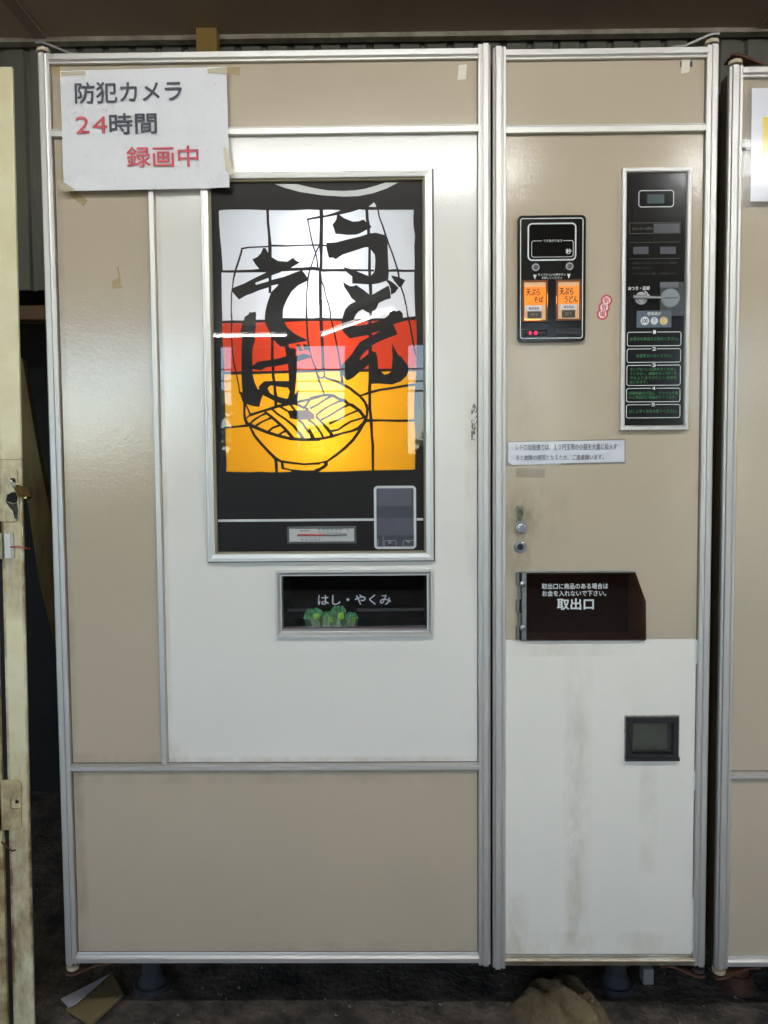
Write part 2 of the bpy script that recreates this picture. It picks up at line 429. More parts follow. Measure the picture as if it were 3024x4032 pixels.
# panels, sunk a little, with a thin dark seam round them
g = .0012
p = cut_panel(xli+g, xlo-g, ZM+.0150+.0004, ZT-.0064-.0004, PY, .016).build('upper_panel', beige, door_l)
p = cut_panel(xli+g+.0006, dvx-.0052, ZK+.0035+g, ZM-.0006, PY, .016).build('side_panel', beige_side, door_l)
MB().add([], [])
p = cut_panel(dvx+.0056, xlo-g, ZK+.0035+g, ZM-.0006, PY, .016, [dispH, slotH]).build('white_panel', cream_w, door_l)
p = cut_panel(xli+g+.0006, xlo-g, ZB+.0078+.0006, ZK-.0115-.0004, PY, .016).build('lower_panel', beige_low, door_l)
zsplit = Z(2370, 2517, PY)
p = cut_panel(xri+g*.5, xro-g, ZMr+.0150+.0003, ZTr-.0064-.0004, PY, .016).build('upper_panel', beige, door_r)
beige_r = beige.copy(); beige_r.name = 'beige_laminate_handled'
a = zm(1960, 1700, 2.074)
kx, kz = X(*a(180, 850), PY), Z(*a(180, 850), PY)
stain(beige_r, [(kx, .038, kz-.09, kz+.07, .6), (kx+.03, .07, kz-.02, kz+.10, .35), (xri+.03, .06, kz-.2, kz+.32, .25), (kx+.05, .13, zsplit-.01, zsplit+.035, .3)], C(128,116,92))
p = cut_panel(xri+g*.5, xro-g, zsplit+.0004, ZMr-.0006, PY, .016, [flap_open]).build('control_panel', beige_r, door_r)
cx = X(*zm(1900, 2500, 1.444)(540, 1000), PY)
stain(lower_white, [(cx, .030, .15, .75, .42), (cx-.005, .016, .15, .45, .3), (cx+.11, .03, .50, .72, .05), (xri+.02, .03, .14, .28, .4), (cx-.04, .16, .725, .755, .28), (cx, .3, .14, .20, .35), (.5, .02, .3, .6, .25)], C(168,156,122))
p = cut_panel(xri+g*.5, xro-g, ZBr+.0078+.0006, zsplit-.0004, PY-.0006, .016, [retH]).build('lower_white_panel', lower_white, door_r)
# chipped film showing along its right edge
torn = mat('torn_film', C(232,232,226), .6)
for pa, pb in ((2520, 2615), (3035, 3110), (3540, 3745)):
    z1_, z0_ = Z(2740, pa, PY), Z(2740, pb, PY)
    MB().box(xro-.0026, xro+.0002, PY-.0012, PY+.003, z0_, z1_).build('film_edge', torn, door_r)
# brown-grey seam beads
mb = MB()
for x_ in (xli+.0006, ): mb.box(x_-.0006, x_+.0012, PY+.0010, .016, ZB, ZT)
mb.box(xlo-.0012, xlo+.0006, PY+.0010, .016, ZB, ZT)
mb.box(xli, xlo, PY-.0004, .016, ZK+.0033, ZK+.0048)
mb.box(xli, xlo, PY-.0004, .016, ZB+.0074, ZB+.0088)
mb.build('seam_grime', seam, door_l)
mb = MB(); mb.box(xri, xro, PY-.0008, .016, ZBr+.0074, ZBr+.0086)
mb.box(xro-.0012, xro+.0006, PY+.0008, .016, ZBr, ZTr)
mb.build('seam_grime', seam, door_r)

# cabinet behind the doors
cab = MB()
cx0, cx1, cy0, cy1, cz0, cz1 = -.600, .600, .050, .520, .165, 1.800
cab.box(cx0, cx0+.01, cy0, cy1, cz0, cz1); cab.box(cx1-.01, cx1, cy0, cy1, cz0, cz1)
cab.box(cx0+.01, cx1-.01, cy0, cy1, cz1-.01, cz1); cab.box(cx0+.01, cx1-.01, cy0, cy1, cz0, cz0+.01)
cab.box(cx0+.01, cx1-.01, cy1-.01, cy1, cz0+.01, cz1-.01)
cab.box((xb+xc)/2-.02, (xb+xc)/2+.02, .046, .060, cz0+.01, cz1-.01)
cab.build('cabinet', brown_metal, VM)
for lx, ly in ((X(505, 3800), .14), (X(2510, 3800), .14), (X(505, 3800), .46), (X(2510, 3800), .46)):
    lg = MB()
    lg.disc(lx, ly, .021, .030, .165, 20, 'z', .024); lg.disc(lx, ly, .038, .001, .012, 20, 'z'); lg.disc(lx, ly, .030, .012, .030, 20, 'z', .022)
    lg.box(lx-.045, lx+.045, ly-.045, ly+.045, .152, .1645)
    lg.build('leg', mat('grey_leg', C(60,62,64), .8, vary=(.6, .15), vscale=30, vcol=C(50,50,50)), VM, smooth=True)

# hinge brackets top and bottom
def bracket(px, py, up, inward, mstrap, mwash, parent, d=.006):
    c_ = P(px, py, d); s_ = 1 if up else -1
    h = MB()
    z = c_.z
    h.disc(c_.x, d+.006, .0125, z, z+s_*.0065, 24, 'z', .0115)
    w_ = h.build('washer', mwash, parent, smooth=True)
    t = MB()
    y0 = z+s_*.0120
    path = [(c_.x-inward*.010, 0), (c_.x, .0006), (c_.x+inward*.010, -.002), (c_.x+inward*.052, -.020), (c_.x+inward*.075, -.0215)]
    for k in range(len(path)-1):
        (xa_, za_), (xb_, zb_) = path[k], path[k+1]
        za_, zb_ = y0+s_*za_, y0+s_*zb_
        yy0, yy1 = d-.004, d+.030
        t.add([(xa_, yy0, za_), (xb_, yy0, zb_), (xb_, yy1, zb_), (xa_, yy1, za_), (xa_, yy0, za_+s_*.004), (xb_, yy0, zb_+s_*.004), (xb_, yy1, zb_+s_*.004), (xa_, yy1, za_+s_*.004)],
              [(0,1,5,4),(1,2,6,5),(2,3,7,6),(3,0,4,7),(4,5,6,7),(3,2,1,0)])
    t.disc(c_.x, d+.006, .0035, z, z+s_*.0125, 12, 'z')
    t.build('hinge_bracket', mstrap, parent)
bracket(166, 203, True, 1, steel, nylon, door_l)
bracket(2808, 170, True, -1, steel, nylon, door_r)
bracket(283, 3806, False, 1, rust, nylon, door_l)
bracket(2752, 3814, False, -1, rust, steel, door_r)

# ---------------- display window
x0, x1, zz0, zz1 = disp
dw = MB()
dw.rings(x0, x1, zz0, zz1, [(-.0010,.0105),(-.0002,-.0010),(.0004,-.0022),(.0040,-.0022),(.0044,-.0010),(.0052,-.0010),(.0056,-.0024),(.0130,-.0008),(.0138,.0004),(.0142,.010)])
window = dw.build('display_window', alu, VM); window['label'] = 'picture window frame with mitred aluminium corners'
MB().rings(x0, x1, zz0, zz1, [(-.0030,.0096),(-.0026,.0080),(-.0002,.0080),(-.0002,.0096)]).build('frame_shadow_gap', void, window)
MB().rings(x0, x1, zz0, zz1, [(.0141,.0030),(.0160,.0034),(.0172,.0044),(.0172,.012)]).build('gasket', gasket, window)
gx0, gx1, gz0, gz1 = x0+.0165, x1-.0165, zz0+.0165, zz1-.0165
AY = .0110                                     # plane of the picture
def A(pt): q = P(pt[0], pt[1], AY); return (q.x, q.z)
Z1 = zm(840, 800, 3.95); Z2 = zm(1240, 780, 3.95); Z3 = zm(840, 1200, 3.95); Z4 = zm(1240, 1180, 3.95); Z5 = zm(840, 1500, 3.95); Z6 = zm(1220, 1500, 3.95)
def poly(*segs):
    out = []
    for zf, pts in segs: out += [A(zf(*p_)) for p_ in pts]
    return out
top_edge = [(861.5,829),(880,826),(912,824.5),(980,824.5),(1048,827),(1060,827),(1150,827.5),(1215,824.5),(1258,827)]+[Z2(*q) for q in [(80,183),(250,180),(440,187),(560,183),(680,172),(790,183),(975,180),(1200,180),(1537,180)]]
right_w = [Z2(*q) for q in [(1530,300),(1533,420),(1557,600),(1545,740),(1552,1000),(1550,1110),(1545,1140),(1545,1400),(1555,1659)]]+[(1635.5,1246),(1639,1253)]
bnd1 = [(1639,1253)]+[Z4(*q) for q in [(1460,292),(1370,300),(1050,308),(850,310),(430,312),(240,308),(100,305)]]+[Z3(*q) for q in [(1450,232),(1080,235),(800,250),(650,258),(460,265),(280,264),(140,268)]]
left_w = [(873,1180),(871.6,1073),(877,1064),(871.6,982),(866,930),(866,921),(862.8,881)]
bnd1_px = bnd1
white_poly = [A(q) for q in top_edge+right_w+bnd1+left_w]
bnd2 = [Z3(*q) for q in [(170,1062),(300,1065),(440,1060),(610,1058),(930,1050),(1180,1045),(1300,1035),(1600,1028)]]+[Z4(*q) for q in [(150,1095),(400,1098),(700,1100),(850,1100),(1000,1097),(1450,1088),(1575,1085)]]
red_poly = [A(q) for q in bnd1[::-1]+[(1640,1270),(1641.5,1330),(1640,1400)]+bnd2[::-1]+[(883,1450),(878,1377),(875,1300)]]
yel_poly = [A(q) for q in bnd2+[(1637,1490),(1632,1550),(1631,1640),(1635,1700),(1635,1780),(1634,1848)]+[Z6(*q) for q in [(1590,1380),(1400,1385),(1000,1390),(960,1390),(600,1405),(400,1410),(130,1415)]]+[Z5(*q) for q in [(1230,1412),(1100,1418),(900,1420),(700,1412),(550,1420),(350,1415),(200,1410),(205,1300),(203,1200),(192,1000),(190,700),(187,400)]]]
outline = [A(q) for q in top_edge+right_w+[(1640,1270),(1641.5,1330),(1640,1400),(1639,1460),(1637,1490),(1632,1550),(1631,1640),(1635,1700),(1635,1780),(1634,1848)]+[Z6(*q) for q in [(1590,1380),(1400,1385),(1000,1390),(960,1390),(600,1405),(400,1410),(130,1415)]]+[Z5(*q) for q in [(1230,1412),(1100,1418),(900,1420),(700,1412),(550,1420),(350,1415),(200,1410),(205,1300),(203,1200),(192,1000),(190,700),(187,400),(170,0)]]+[(883,1450),(878,1377),(875,1300),(875,1262),(873,1180),(871.6,1073),(877,1064),(871.6,982),(866,930),(866,921),(862.8,881)]]
MB().poly(white_poly, AY+.0008, th=.0020).build('white_pane', white_acr, window)
MB().poly(red_poly, AY+.0008, th=.0020).build('red_pane', red_acr, window)
MB().poly(yel_poly, AY+.0008, th=.0020).build('yellow_pane', yellow_acr, window)
tri = [A(Z2(*q)) for q in [(833,135),(915,65),(940,90),(955,138)]]
mask = MB()
mask.poly([(gx0-.004, gz0-.004), (gx1+.004, gz0-.004), (gx1+.004, gz1+.004), (gx0-.004, gz1+.004)], AY, holes=[outline, tri], th=.0006)
mask.build('black_surround', black, window)
MB().poly([(a_, b_) for a_, b_ in tri], AY+.0008, th=.001).build('white_tip_pane', white_acr, window)
arcz = zm(780, 650, 1.7463)
arc = [A(arcz(*q)) for q in [(525,130),(590,155),(700,185),(850,208),(1000,217),(1100,214),(1200,195),(1300,160),(1375,121),(1290,120),(1230,140),(1150,163),(1080,174),(1000,178),(900,175),(820,163),(740,146),(680,131)]]
MB().poly(arc, AY-.0004).build('white_arc', lightprint, window)

# brush lettering
brush = MB(); lay = [0]
def blk(segs, holes=()):
    lay[0] += 1
    MB().poly(poly(*segs), AY-.0003-lay[0]*.00003, holes=[poly(*h) for h in holes]).build('brush_stroke', black, window)
blk([(Z1, [(775,695),(812,700),(855,775),(900,835),(1010,900),(1150,910),(1240,850),(1280,890),(1345,925),(1200,1010),(1210,1040),(1060,1060),(1050,1075),(905,1125),(862,1160),(770,1195),(650,1240),(665,1272),(860,1215),(905,1195),(1100,1145),(1305,1065),(1380,1045),(1425,1100),(1470,1170),(1450,1215),(1320,1280),(1220,1370),(1150,1490),(1100,1600),(1085,1655)]),
     (Z3, [(1080,210),(1100,260),(1150,350),(1250,440),(1340,490),(1440,535),(1455,565),(1165,614),(1110,655),(1050,655),(990,600),(935,545),(900,480),(850,370),(800,270),(803,150)]),
     (Z1, [(815,1655),(835,1570),(865,1480),(900,1385),(1010,1275),(1005,1262),(895,1285),(860,1310),(700,1360),(600,1405),(520,1430),(400,1500),(345,1440),(290,1370),(300,1320),(480,1250),(650,1160),(820,1080),(720,1030),(660,960),(607,875),(680,840),(740,780)])])
blk([(Z3, [(490,185),(550,150),(560,115),(600,120),(655,108),(668,150),(662,230),(665,290),(655,400),(645,560),(615,660),(605,780),(612,950),(610,1080),(640,1200),(690,1312),(720,1320),(775,1400),(740,1480),(715,1590),(600,1572),(520,1545),(480,1540),(460,1470),(430,1380),(455,1360),(445,1250),(437,1090),(437,1000),(440,700),(450,450),(420,430),(440,350),(445,290),(475,240)])])
blk([(Z3, [(605,955),(645,925),(690,885),(900,855),(1000,840),(1135,800),(1120,690),(1110,650),(1165,610),(1185,672),(1250,678),(1285,690),(1282,800),(1340,775),(1400,755),(1490,780),(1520,820),(1300,885),(1300,1000),(1285,1200),(1265,1395),(1330,1320),(1310,1490),(1300,1560),(1110,1560),(990,1515),(950,1495),(860,1450),(770,1405),(715,1330),(705,1280),(750,1225),(800,1190),(920,1185),(1175,1185),(1170,1050),(1160,920),(950,960),(830,970),(740,1017),(610,1000)])],
    holes=[[(Z3, [(845,1300),(890,1252),(935,1262),(942,1412),(880,1370)])], [(Z3, [(970,1268),(1100,1285),(1160,1290),(1190,1350),(1160,1455),(1130,1460),(1000,1425),(978,1330)])]])
blk([(Z3, [(1285,620),(1340,612),(1405,715),(1335,725)])]); blk([(Z3, [(1395,600),(1465,630),(1512,720),(1410,700)])])
blk([(Z2, [(345,260),(375,255),(450,310),(520,340),(590,368),(680,362),(755,335),(800,375),(850,412),(880,445),(850,485),(800,495),(700,550),(640,570),(500,575),(400,562),(320,558),(300,490),(272,415),(310,370),(335,320)])])
blk([(Z2, [(178,698),(330,690),(500,645),(700,600),(850,550),(950,540),(1080,575),(1145,690),(1130,730),(1140,1000),(1150,1150),(1140,1270),(1090,1295),(980,1330),(860,1345),(700,1335),(580,1330),(580,1220),(490,1150),(445,1075),(560,1105),(665,1145),(835,1215),(875,1205),(920,1155),(932,1100),(940,960),(930,880),(872,805),(830,765),(780,765),(600,825),(430,880),(370,920),(325,955),(290,930),(215,928),(180,780)])])
blk([(Z2, [(440,1298),(480,1335),(550,1372),(600,1370),(640,1350),(760,1430),(850,1505),(900,1500),(1000,1440),(1145,1360),(1165,1420),(1180,1560),(1090,1585),(1000,1630)]),
     (Z4, [(1000,40),(960,130),(935,165),(880,185),(830,205),(740,152),(680,185),(640,230),(605,300),(592,385),(630,410),(820,385),(870,372),(1010,325),(1090,285),(1150,240),(1175,150),(1230,140),(1250,185),(1320,165),(1365,210),(1370,300),(1440,318),(1310,355),(1220,385),(1285,540),(1150,590),(980,660),(885,715),(885,800),(950,818),(970,900),(985,1080),(1030,1120),(1080,1170),(1150,1150),(1192,1110),(1195,1080),(1210,900),(1200,680),(1240,760),(1300,865),(1350,890),(1380,940),(1450,1030),(1465,1100),(1420,1190),(1340,1270),(1200,1320),(1000,1305),(870,1310),(835,1215),(835,1100),(700,1120),(600,1210),(540,1245),(490,1252),(445,1190),(410,1150),(400,1030),(500,930),(580,840),(640,740),(700,660),(770,620),(845,580),(830,550),(700,572),(540,602),(440,500),(415,420),(415,330),(435,260),(470,150),(540,75),(635,28)]),
     (Z2, [(570,1560),(530,1490),(455,1380)])],
    holes=[[(Z4, [(695,945),(720,880),(780,810),(845,755),(838,840)])], [(Z4, [(755,1078),(800,1040),(838,1010),(838,1078)])], [(Z4, [(870,525),(950,505),(1018,488),(900,555)])]])
blk([(Z4, [(980,1075),(1200,1075),(1195,1112),(1030,1122)])])
blk([(Z2, [(1100,1280),(1150,1275),(1220,1320),(1300,1395),(1250,1470),(1180,1505),(1178,1420),(1150,1340)])])
blk([(Z2, [(1185,1215),(1200,1205),(1300,1230),(1405,1278),(1345,1385),(1310,1385),(1240,1300)])])

lead = MB(); ll = [0]
def ld(zf, pts, col=None):
    ll[0] += 1
    q = []
    for x_, y_, w_ in pts:
        a_ = A(zf(x_, y_)); q.append((a_[0], a_[1], w_*1.22/3.95/2170))
    (col or lead).line(q, AY-.00005-ll[0]*.000004)
L = [(Z1,[(842,90,35),(850,300,32),(870,500,35),(880,650,45),(882,1000,45),(882,1200,38),(880,1400,35)]),
 (Z3,[(915,460,34),(917,560,32),(917,850,35),(930,950,35),(930,1100,38),(955,1260,32),(965,1400,35),(975,1600,40)]),
 (Z5,[(960,1190,40),(975,1240,40),(985,1425,35)]),
 (Z2,[(97,170,48),(103,300,45),(100,500,45),(95,730,50),(98,900,35),(95,1080,40),(78,1150,30),(82,1300,38),(85,1659,38)]),
 (Z4,[(90,0,38),(92,290,40),(100,400,45),(110,600,40),(120,800,40),(128,1000,38),(130,1090,44)]),
 (Z2,[(805,170,38),(815,330,38),(830,400,38),(835,560,38),(850,780,32),(848,1100,38),(853,1220,34)]),(Z2,[(862,1330,45),(870,1510,38)]),
 (Z4,[(868,180,38),(862,310,38),(848,400,42)]),(Z4,[(862,730,44),(860,900,40),(858,1200,36),(850,1400,42),(852,1500,32),(852,1659,32)]),
 (Z6,[(935,0,36),(932,180,34),(932,430,40),(945,520,36),(955,640,40),(965,850,32),(980,1000,36),(980,1200,32),(982,1400,30)]),
 (Z1,[(130,1062,28),(330,1062,32),(600,1055,36),(800,1045,50),(1200,1030,40),(1400,1025,40),(1550,1015,44),(1659,1030,44)]),
 (Z2,[(60,1110,40),(130,1125,36),(300,1122,30),(450,1122,35),(600,1120,24),(870,1125,26),(920,1128,26)]),(Z2,[(1145,1130,30),(1250,1125,34),(1400,1132,30),(1560,1130,30)]),
 (Z1,[(440,708,24),(550,688,20),(850,675,18),(880,660,28),(1150,665,18),(1400,655,16),(1659,650,20)]),(Z2,[(0,733,18),(60,730,22),(130,735,20),(190,745,20)]),
 (Z1,[(447,695,22),(435,760,26),(400,880,26),(340,1060,26),(325,1130,26),(315,1170,20),(300,1290,16),(285,1400,16),(278,1659,16)]),
 (Z3,[(278,0,14),(280,150,18),(290,250,20),(280,350,16),(285,500,18),(295,700,16),(320,900,18),(335,980,20),(365,1100,16),(395,1250,16),(410,1385,16)]),
 (Z3,[(405,1375,16),(435,1380,18),(480,1500,20),(485,1600,34)]),
 (Z1,[(1455,255,24),(1659,212,24)]),(Z2,[(-10,312,24),(100,290,28),(180,280,24),(300,250,34),(360,235,44),(450,205,60),(560,185,50),(680,168,16)]),
 (Z1,[(1468,250,20),(1480,320,14),(1510,480,16),(1545,640,20),(1590,770,18),(1610,860,16),(1625,1000,22)]),
 (Z1,[(1659,650,18),(1620,710,18),(1590,780,18),(1550,900,14),(1515,1000,16),(1490,1080,18),(1470,1180,22),(1462,1300,14),(1448,1450,14),(1445,1659,14)]),
 (Z3,[(1447,0,14),(1450,200,26),(1455,300,26),(1465,500,24),(1480,600,28),(1500,700,24),(1530,830,20),(1570,940,24),(1600,1010,26),(1620,1100,24),(1655,1200,22)]),
 (Z2,[(85,1150,20),(100,1290,20),(140,1380,16),(165,1500,12),(210,1659,12)]),
 (Z4,[(190,0,14),(220,100,14),(240,200,18),(240,290,20),(260,340,20),(300,500,22),(340,700,22),(370,850,24),(395,1030,24),(410,1150,34),(430,1320,32)]),
 (Z2,[(978,170,18),(1000,290,18),(1060,450,20),(1100,580,24),(1150,720,20),(1210,880,20),(1260,1030,20),(1290,1130,26),(1310,1240,20),(1335,1370,20),(1385,1520,20),(1412,1659,16)]),
 (Z4,[(1400,0,16),(1425,120,16),(1440,230,18),(1455,300,24),(1480,400,20),(1510,560,22),(1530,680,22),(1555,800,24),(1572,870,12)]),
 (Z3,[(130,268,28),(280,264,36),(460,265,34),(650,258,40),(800,250,30),(1080,237,50),(1450,232,36),(1659,232,34)]),
 (Z4,[(0,305,34),(100,305,46),(240,308,32),(430,312,34),(600,318,34),(850,312,36),(1050,308,30),(1370,300,30),(1460,292,36),(1585,282,46)]),
 (Z3,[(160,1065,28),(300,1065,36),(440,1060,36)]),(Z3,[(600,1058,38),(930,1050,34),(1180,1044,34)]),(Z3,[(1290,1035,38),(1659,1028,36)]),
 (Z4,[(0,1100,40),(150,1097,36),(400,1097,30)]),(Z4,[(700,1100,36),(860,1100,36)]),(Z4,[(1450,1090,40),(1590,1085,40)]),
 (Z4,[(700,1495,22),(780,1470,28),(850,1445,36),(1000,1405,30),(1200,1375,30),(1400,1340,32),(1560,1320,36)]),
 (Z6,[(870,615,44),(950,615,36),(1100,612,26),(1400,620,32),(1650,615,32)]),
 (Z5,[(180,725,28),(350,712,26),(540,693,34)]),
 (Z4,[(28,1105,30),(80,1105,30),(140,1110,26),(152,1160,26),(130,1215,24),(70,1215,22),(30,1150,26),(28,1100,28)]),
 (Z4,[(45,1190,30),(60,1250,24),(90,1320,26),(135,1440,20),(150,1500,22)]),
 (Z4,[(140,1195,24),(200,1230,26),(300,1255,30),(420,1310,34),(540,1375,34),(620,1440,36),(700,1500,32),(770,1590,28),(820,1659,26)]),
 (Z6,[(815,270,28),(860,335,32),(893,430,32),(890,520,34),(866,610,34)]),
 (Z5,[(560,535,36),(700,490,32),(850,445,34),(1000,395,40),(1150,365,34),(1300,330,36),(1500,285,30),(1659,245,32)]),
 (Z6,[(0,270,30),(120,240,30),(270,215,36),(370,232,40),(450,280,36),(540,305,44),(600,360,36),(660,380,44),(730,430,40),(780,470,44),(830,540,40),(880,600,44)]),
 (Z5,[(425,170,26),(450,250,30),(490,350,36),(482,480,28),(490,580,34),(520,655,44),(560,690,50)]),
 (Z5,[(500,350,18),(540,440,20),(575,525,26)]),
 (Z5,[(540,670,50),(650,720,44),(830,795,40),(1000,850,40),(1200,900,38),(1400,915,38),(1659,910,38)]),
 (Z6,[(0,910,40),(200,895,30),(350,860,36),(500,815,30),(650,780,30),(760,735,46),(840,655,46),(872,600,46)]),
 (Z5,[(565,700,28),(640,850,34),(730,960,36),(850,1090,36),(960,1200,42),(1050,1250,32),(1200,1272,30),(1400,1295,26),(1659,1285,26)]),
 (Z6,[(0,1290,26),(150,1275,22),(270,1250,28),(400,1160,36),(550,1040,38),(670,920,38),(770,780,38),(850,640,34)]),
 (Z5,[(1068,1260,36),(1080,1350,36)]),(Z6,[(250,1262,50),(252,1320,52)]),
 (Z5,[(580,655,26),(650,595,28),(750,535,22),(835,500,34)]),(Z5,[(660,700,34),(750,640,24),(850,595,24),(905,572,34)]),
 (Z5,[(845,795,32),(930,725,28),(1060,680,32)]),(Z5,[(1015,845,32),(1080,797,26),(1140,775,36)]),
 (Z5,[(800,480,30),(900,555,36),(1000,640,38),(1100,730,38),(1180,820,42),(1240,895,46)]),
 (Z5,[(900,425,28),(1000,515,28),(1130,600,28),(1250,700,34),(1330,800,38),(1400,895,42)]),
 (Z5,[(1030,390,34),(1090,430,26),(1150,465,30)]),(Z5,[(1320,600,34),(1390,660,28),(1440,740,28),(1510,820,28),(1545,900,46)]),
 (Z5,[(1470,595,30),(1560,660,26),(1620,730,26),(1650,790,28)]),(Z6,[(-10,740,22),(40,850,40),(60,900,44)]),
 (Z6,[(0,610,20),(60,660,26),(130,740,26),(180,820,28),(212,895,34)]),
 (Z6,[(90,545,26),(180,640,28),(270,740,44),(320,800,42),(350,860,42)]),
 (Z6,[(90,535,26),(200,450,26),(300,390,22),(450,320,28),(545,300,34)]),(Z6,[(170,605,26),(270,560,26),(400,480,26),(500,420,26),(605,370,34)]),
 (Z6,[(300,665,34),(450,600,22),(600,520,22),(745,460,28)]),(Z6,[(310,785,34),(440,760,26),(540,690,30),(640,630,26),(840,570,26)]),
 (Z6,[(0,430,30),(120,370,26),(220,300,26),(330,235,38)]),
 (Z5,[(1195,365,32),(1275,465,30)]),(Z5,[(1285,355,36),(1420,425,30)]),(Z5,[(1505,285,28),(1430,400,28)]),(Z5,[(1400,395,34),(1480,450,30)]),
]
for zf, pts in L: ld(zf, pts)
ll[0] += 1
lead.poly([A(Z5(*q)) for q in [(1062,1345),(1100,1348),(1200,1370),(1400,1392),(1600,1388)]]+[A(Z6(*q)) for q in [(60,1378),(150,1350),(230,1300),(278,1310),(240,1350),(130,1420)]]+[A(Z5(*q)) for q in [(1230,1420),(1200,1395),(1062,1370)]], AY-.0005)
lead.poly([A(Z5(*q)) for q in [(1140,460),(1410,455),(1340,600),(1320,605),(1190,580),(1180,530)]], AY-.00046)
lead.build('black_outline_drawing', black, window)
dred = MB()
dred.poly([A(Z5(*q)) for q in [(1330,458),(1410,455),(1470,440),(1570,520),(1570,595),(1450,600),(1325,605)]], AY-.00052)
drm = mat('dark_red_print', C(104,22,20), .5)
dred.build('dark_red_topping', drm, window)
dred = MB(); ld(Z5, [(575,525,24),(510,585,20)], dred); dred.build('dark_red_line', drm, window)
# light box and the lamp inside it
bx0, bx1, bz0, bz1 = gx0+.001, gx1-.001, A((1250, 1900))[1], gz1
lb = MB(); yb = .125
lb.add([(bx0,.0145,bz0),(bx1,.0145,bz0),(bx1,.0145,bz1),(bx0,.0145,bz1),(bx0,yb,bz0),(bx1,yb,bz0),(bx1,yb,bz1),(bx0,yb,bz1)], [(4,5,6,7),(0,4,7,3),(1,2,6,5),(0,1,5,4),(3,7,6,2)])
lb.build('light_box', boxwhite, window, recalc=False)
tx = A((1258, 1200))[0]
MB().disc(tx, .072, .013, bz0+.03, bz1-.03, 14, 'z').build('lamp_tube', emitter('sign_lamp', (.97, .98, 1, 1), SIGN_TUBE), window, smooth=True)
# lower black part: white band, thermometer, card window
Zl = zm(780, 1350, 1.7463)
def rz(zf, x0_, y0_, x1_, y1_, d): a_ = zf(x0_, y0_); b_ = zf(x1_, y1_); return RW(a_[0], a_[1], b_[0], b_[1], d)
b1 = rz(Zl, 137, 1208, 1208, 1230, AY); MB().box(b1[0], b1[1], AY-.0008, AY, b1[2]+.0008, b1[3]-.0008).build('white_band', lightprint, window)
b2 = rz(Zl, 1503, 1201, 1548, 1219, AY); MB().box(b2[0], b2[1], AY-.0008, AY, b1[2]+.0008, b1[3]-.0008).build('white_band', lightprint, window)
c0 = rz(Zl, 1207, 980, 1502, 1420, AY)
cf = MB(); rr_ring(cf, c0[0]+.003, c0[1]-.003, c0[2]+.003, c0[3]-.003, .005, .0045, AY-.0010)
cf.build('card_window_frame', lightprint, window)
MB().poly(rr_pts(c0[0]+.002, c0[1]-.002, c0[2]+.002, c0[3]-.002, .005), AY-.0004).build('card_window', mat('grey_window', C(66,66,76), .4), window)
fcm = mat('faded_card', C(92,92,104), .5, vary=(.6, .2), vscale=30, vcol=C(74,74,84))
for q in ((1222, 1000, 1468, 1122), (1225, 1205, 1488, 1325)):
    r_ = rz(Zl, *q, AY); MB().box(r_[0], r_[1], AY-.0008, AY-.0005, r_[2], r_[3]).build('faded_card', fcm, window)
cn = MB()
for q in ((1280, 1360, 1362, 1402), (1410, 1358, 1486, 1400)):
    r_ = rz(Zl, *q, AY); rr_ring(cn, r_[0], r_[1], r_[2], r_[3], .002, .0009, AY-.0009)
r_ = rz(Zl, 1228, 1345, 1242, 1395, AY); cn.text('調理', r_[0], r_[1], r_[2], r_[3], AY-.0009)
r_ = rz(Zl, 1270, 1330, 1273, 1402, AY); cn.box(r_[0], r_[1], AY-.0009, AY-.0005, r_[2], r_[3])
for q in ((1305, 1362, 1330, 1378), (1432, 1360, 1458, 1376)):
    r_ = rz(Zl, *q, AY); cn.text('2' if q[0] < 1400 else '9', r_[0], r_[1], r_[2], r_[3], AY-.0010, .02)
cn.build('card_print', mat('card_print', C(165,166,172), .5), window)

th = MB(); t0 = rz(Zl, 613, 1262, 1088, 1380, AY)
th.rings(t0[0], t0[1], t0[2], t0[3], [(0,AY),(0,AY-.0030),(.0025,AY-.0034),(.0042,AY-.0012)])
thermo = th.build('thermometer', mat('thermometer_frame', C(88,88,88), .3), VM)
MB().box(t0[0]+.004, t0[1]-.004, AY-.0014, AY-.0002, t0[2]+.004, t0[3]-.004).build('scale_plate', mat('scale_plate', C(196,196,190), .5), thermo)
tt = rz(Zl, 683, 1310, 1025, 1328, AY)
MB().tube([(tt[0], AY-.0026, (tt[2]+tt[3])/2), (tt[1], AY-.0026, (tt[2]+tt[3])/2)], .0022, 8).build('glass_tube', mat('tube_grey', C(120,118,116), .25), thermo, smooth=True)
tr_ = rz(Zl, 683, 1312, 860, 1326, AY)
MB().tube([(tr_[0], AY-.0036, (tr_[2]+tr_[3])/2), (tr_[1], AY-.0036, (tr_[2]+tr_[3])/2)], .0017, 8).build('red_column', mat('tube_red', C(190,60,64), .3), thermo, smooth=True)
tp = MB(); tb = MB()
for k, s_ in enumerate(('0', '10', '20', '30', '40', '50')):
    xc_ = 832+k*29.6; r_ = rz(Zl, xc_-(6 if k == 0 else 12), 1277, xc_+(6 if k == 0 else 12), 1289, AY); tp.text(s_, r_[0], r_[1], r_[2], r_[3], AY-.0016, .02)
    r_ = rz(Zl, xc_-.8, 1293, xc_+.8, 1307, AY); tp.box(r_[0], r_[1], AY-.0016, AY-.0013, r_[2], r_[3])
    for j in range(1, 5):
        if k < 5:
            r_ = rz(Zl, xc_+j*5.9-.5, 1299, xc_+j*5.9+.5, 1307, AY); tp.box(r_[0], r_[1], AY-.0016, AY-.0013, r_[2], r_[3])
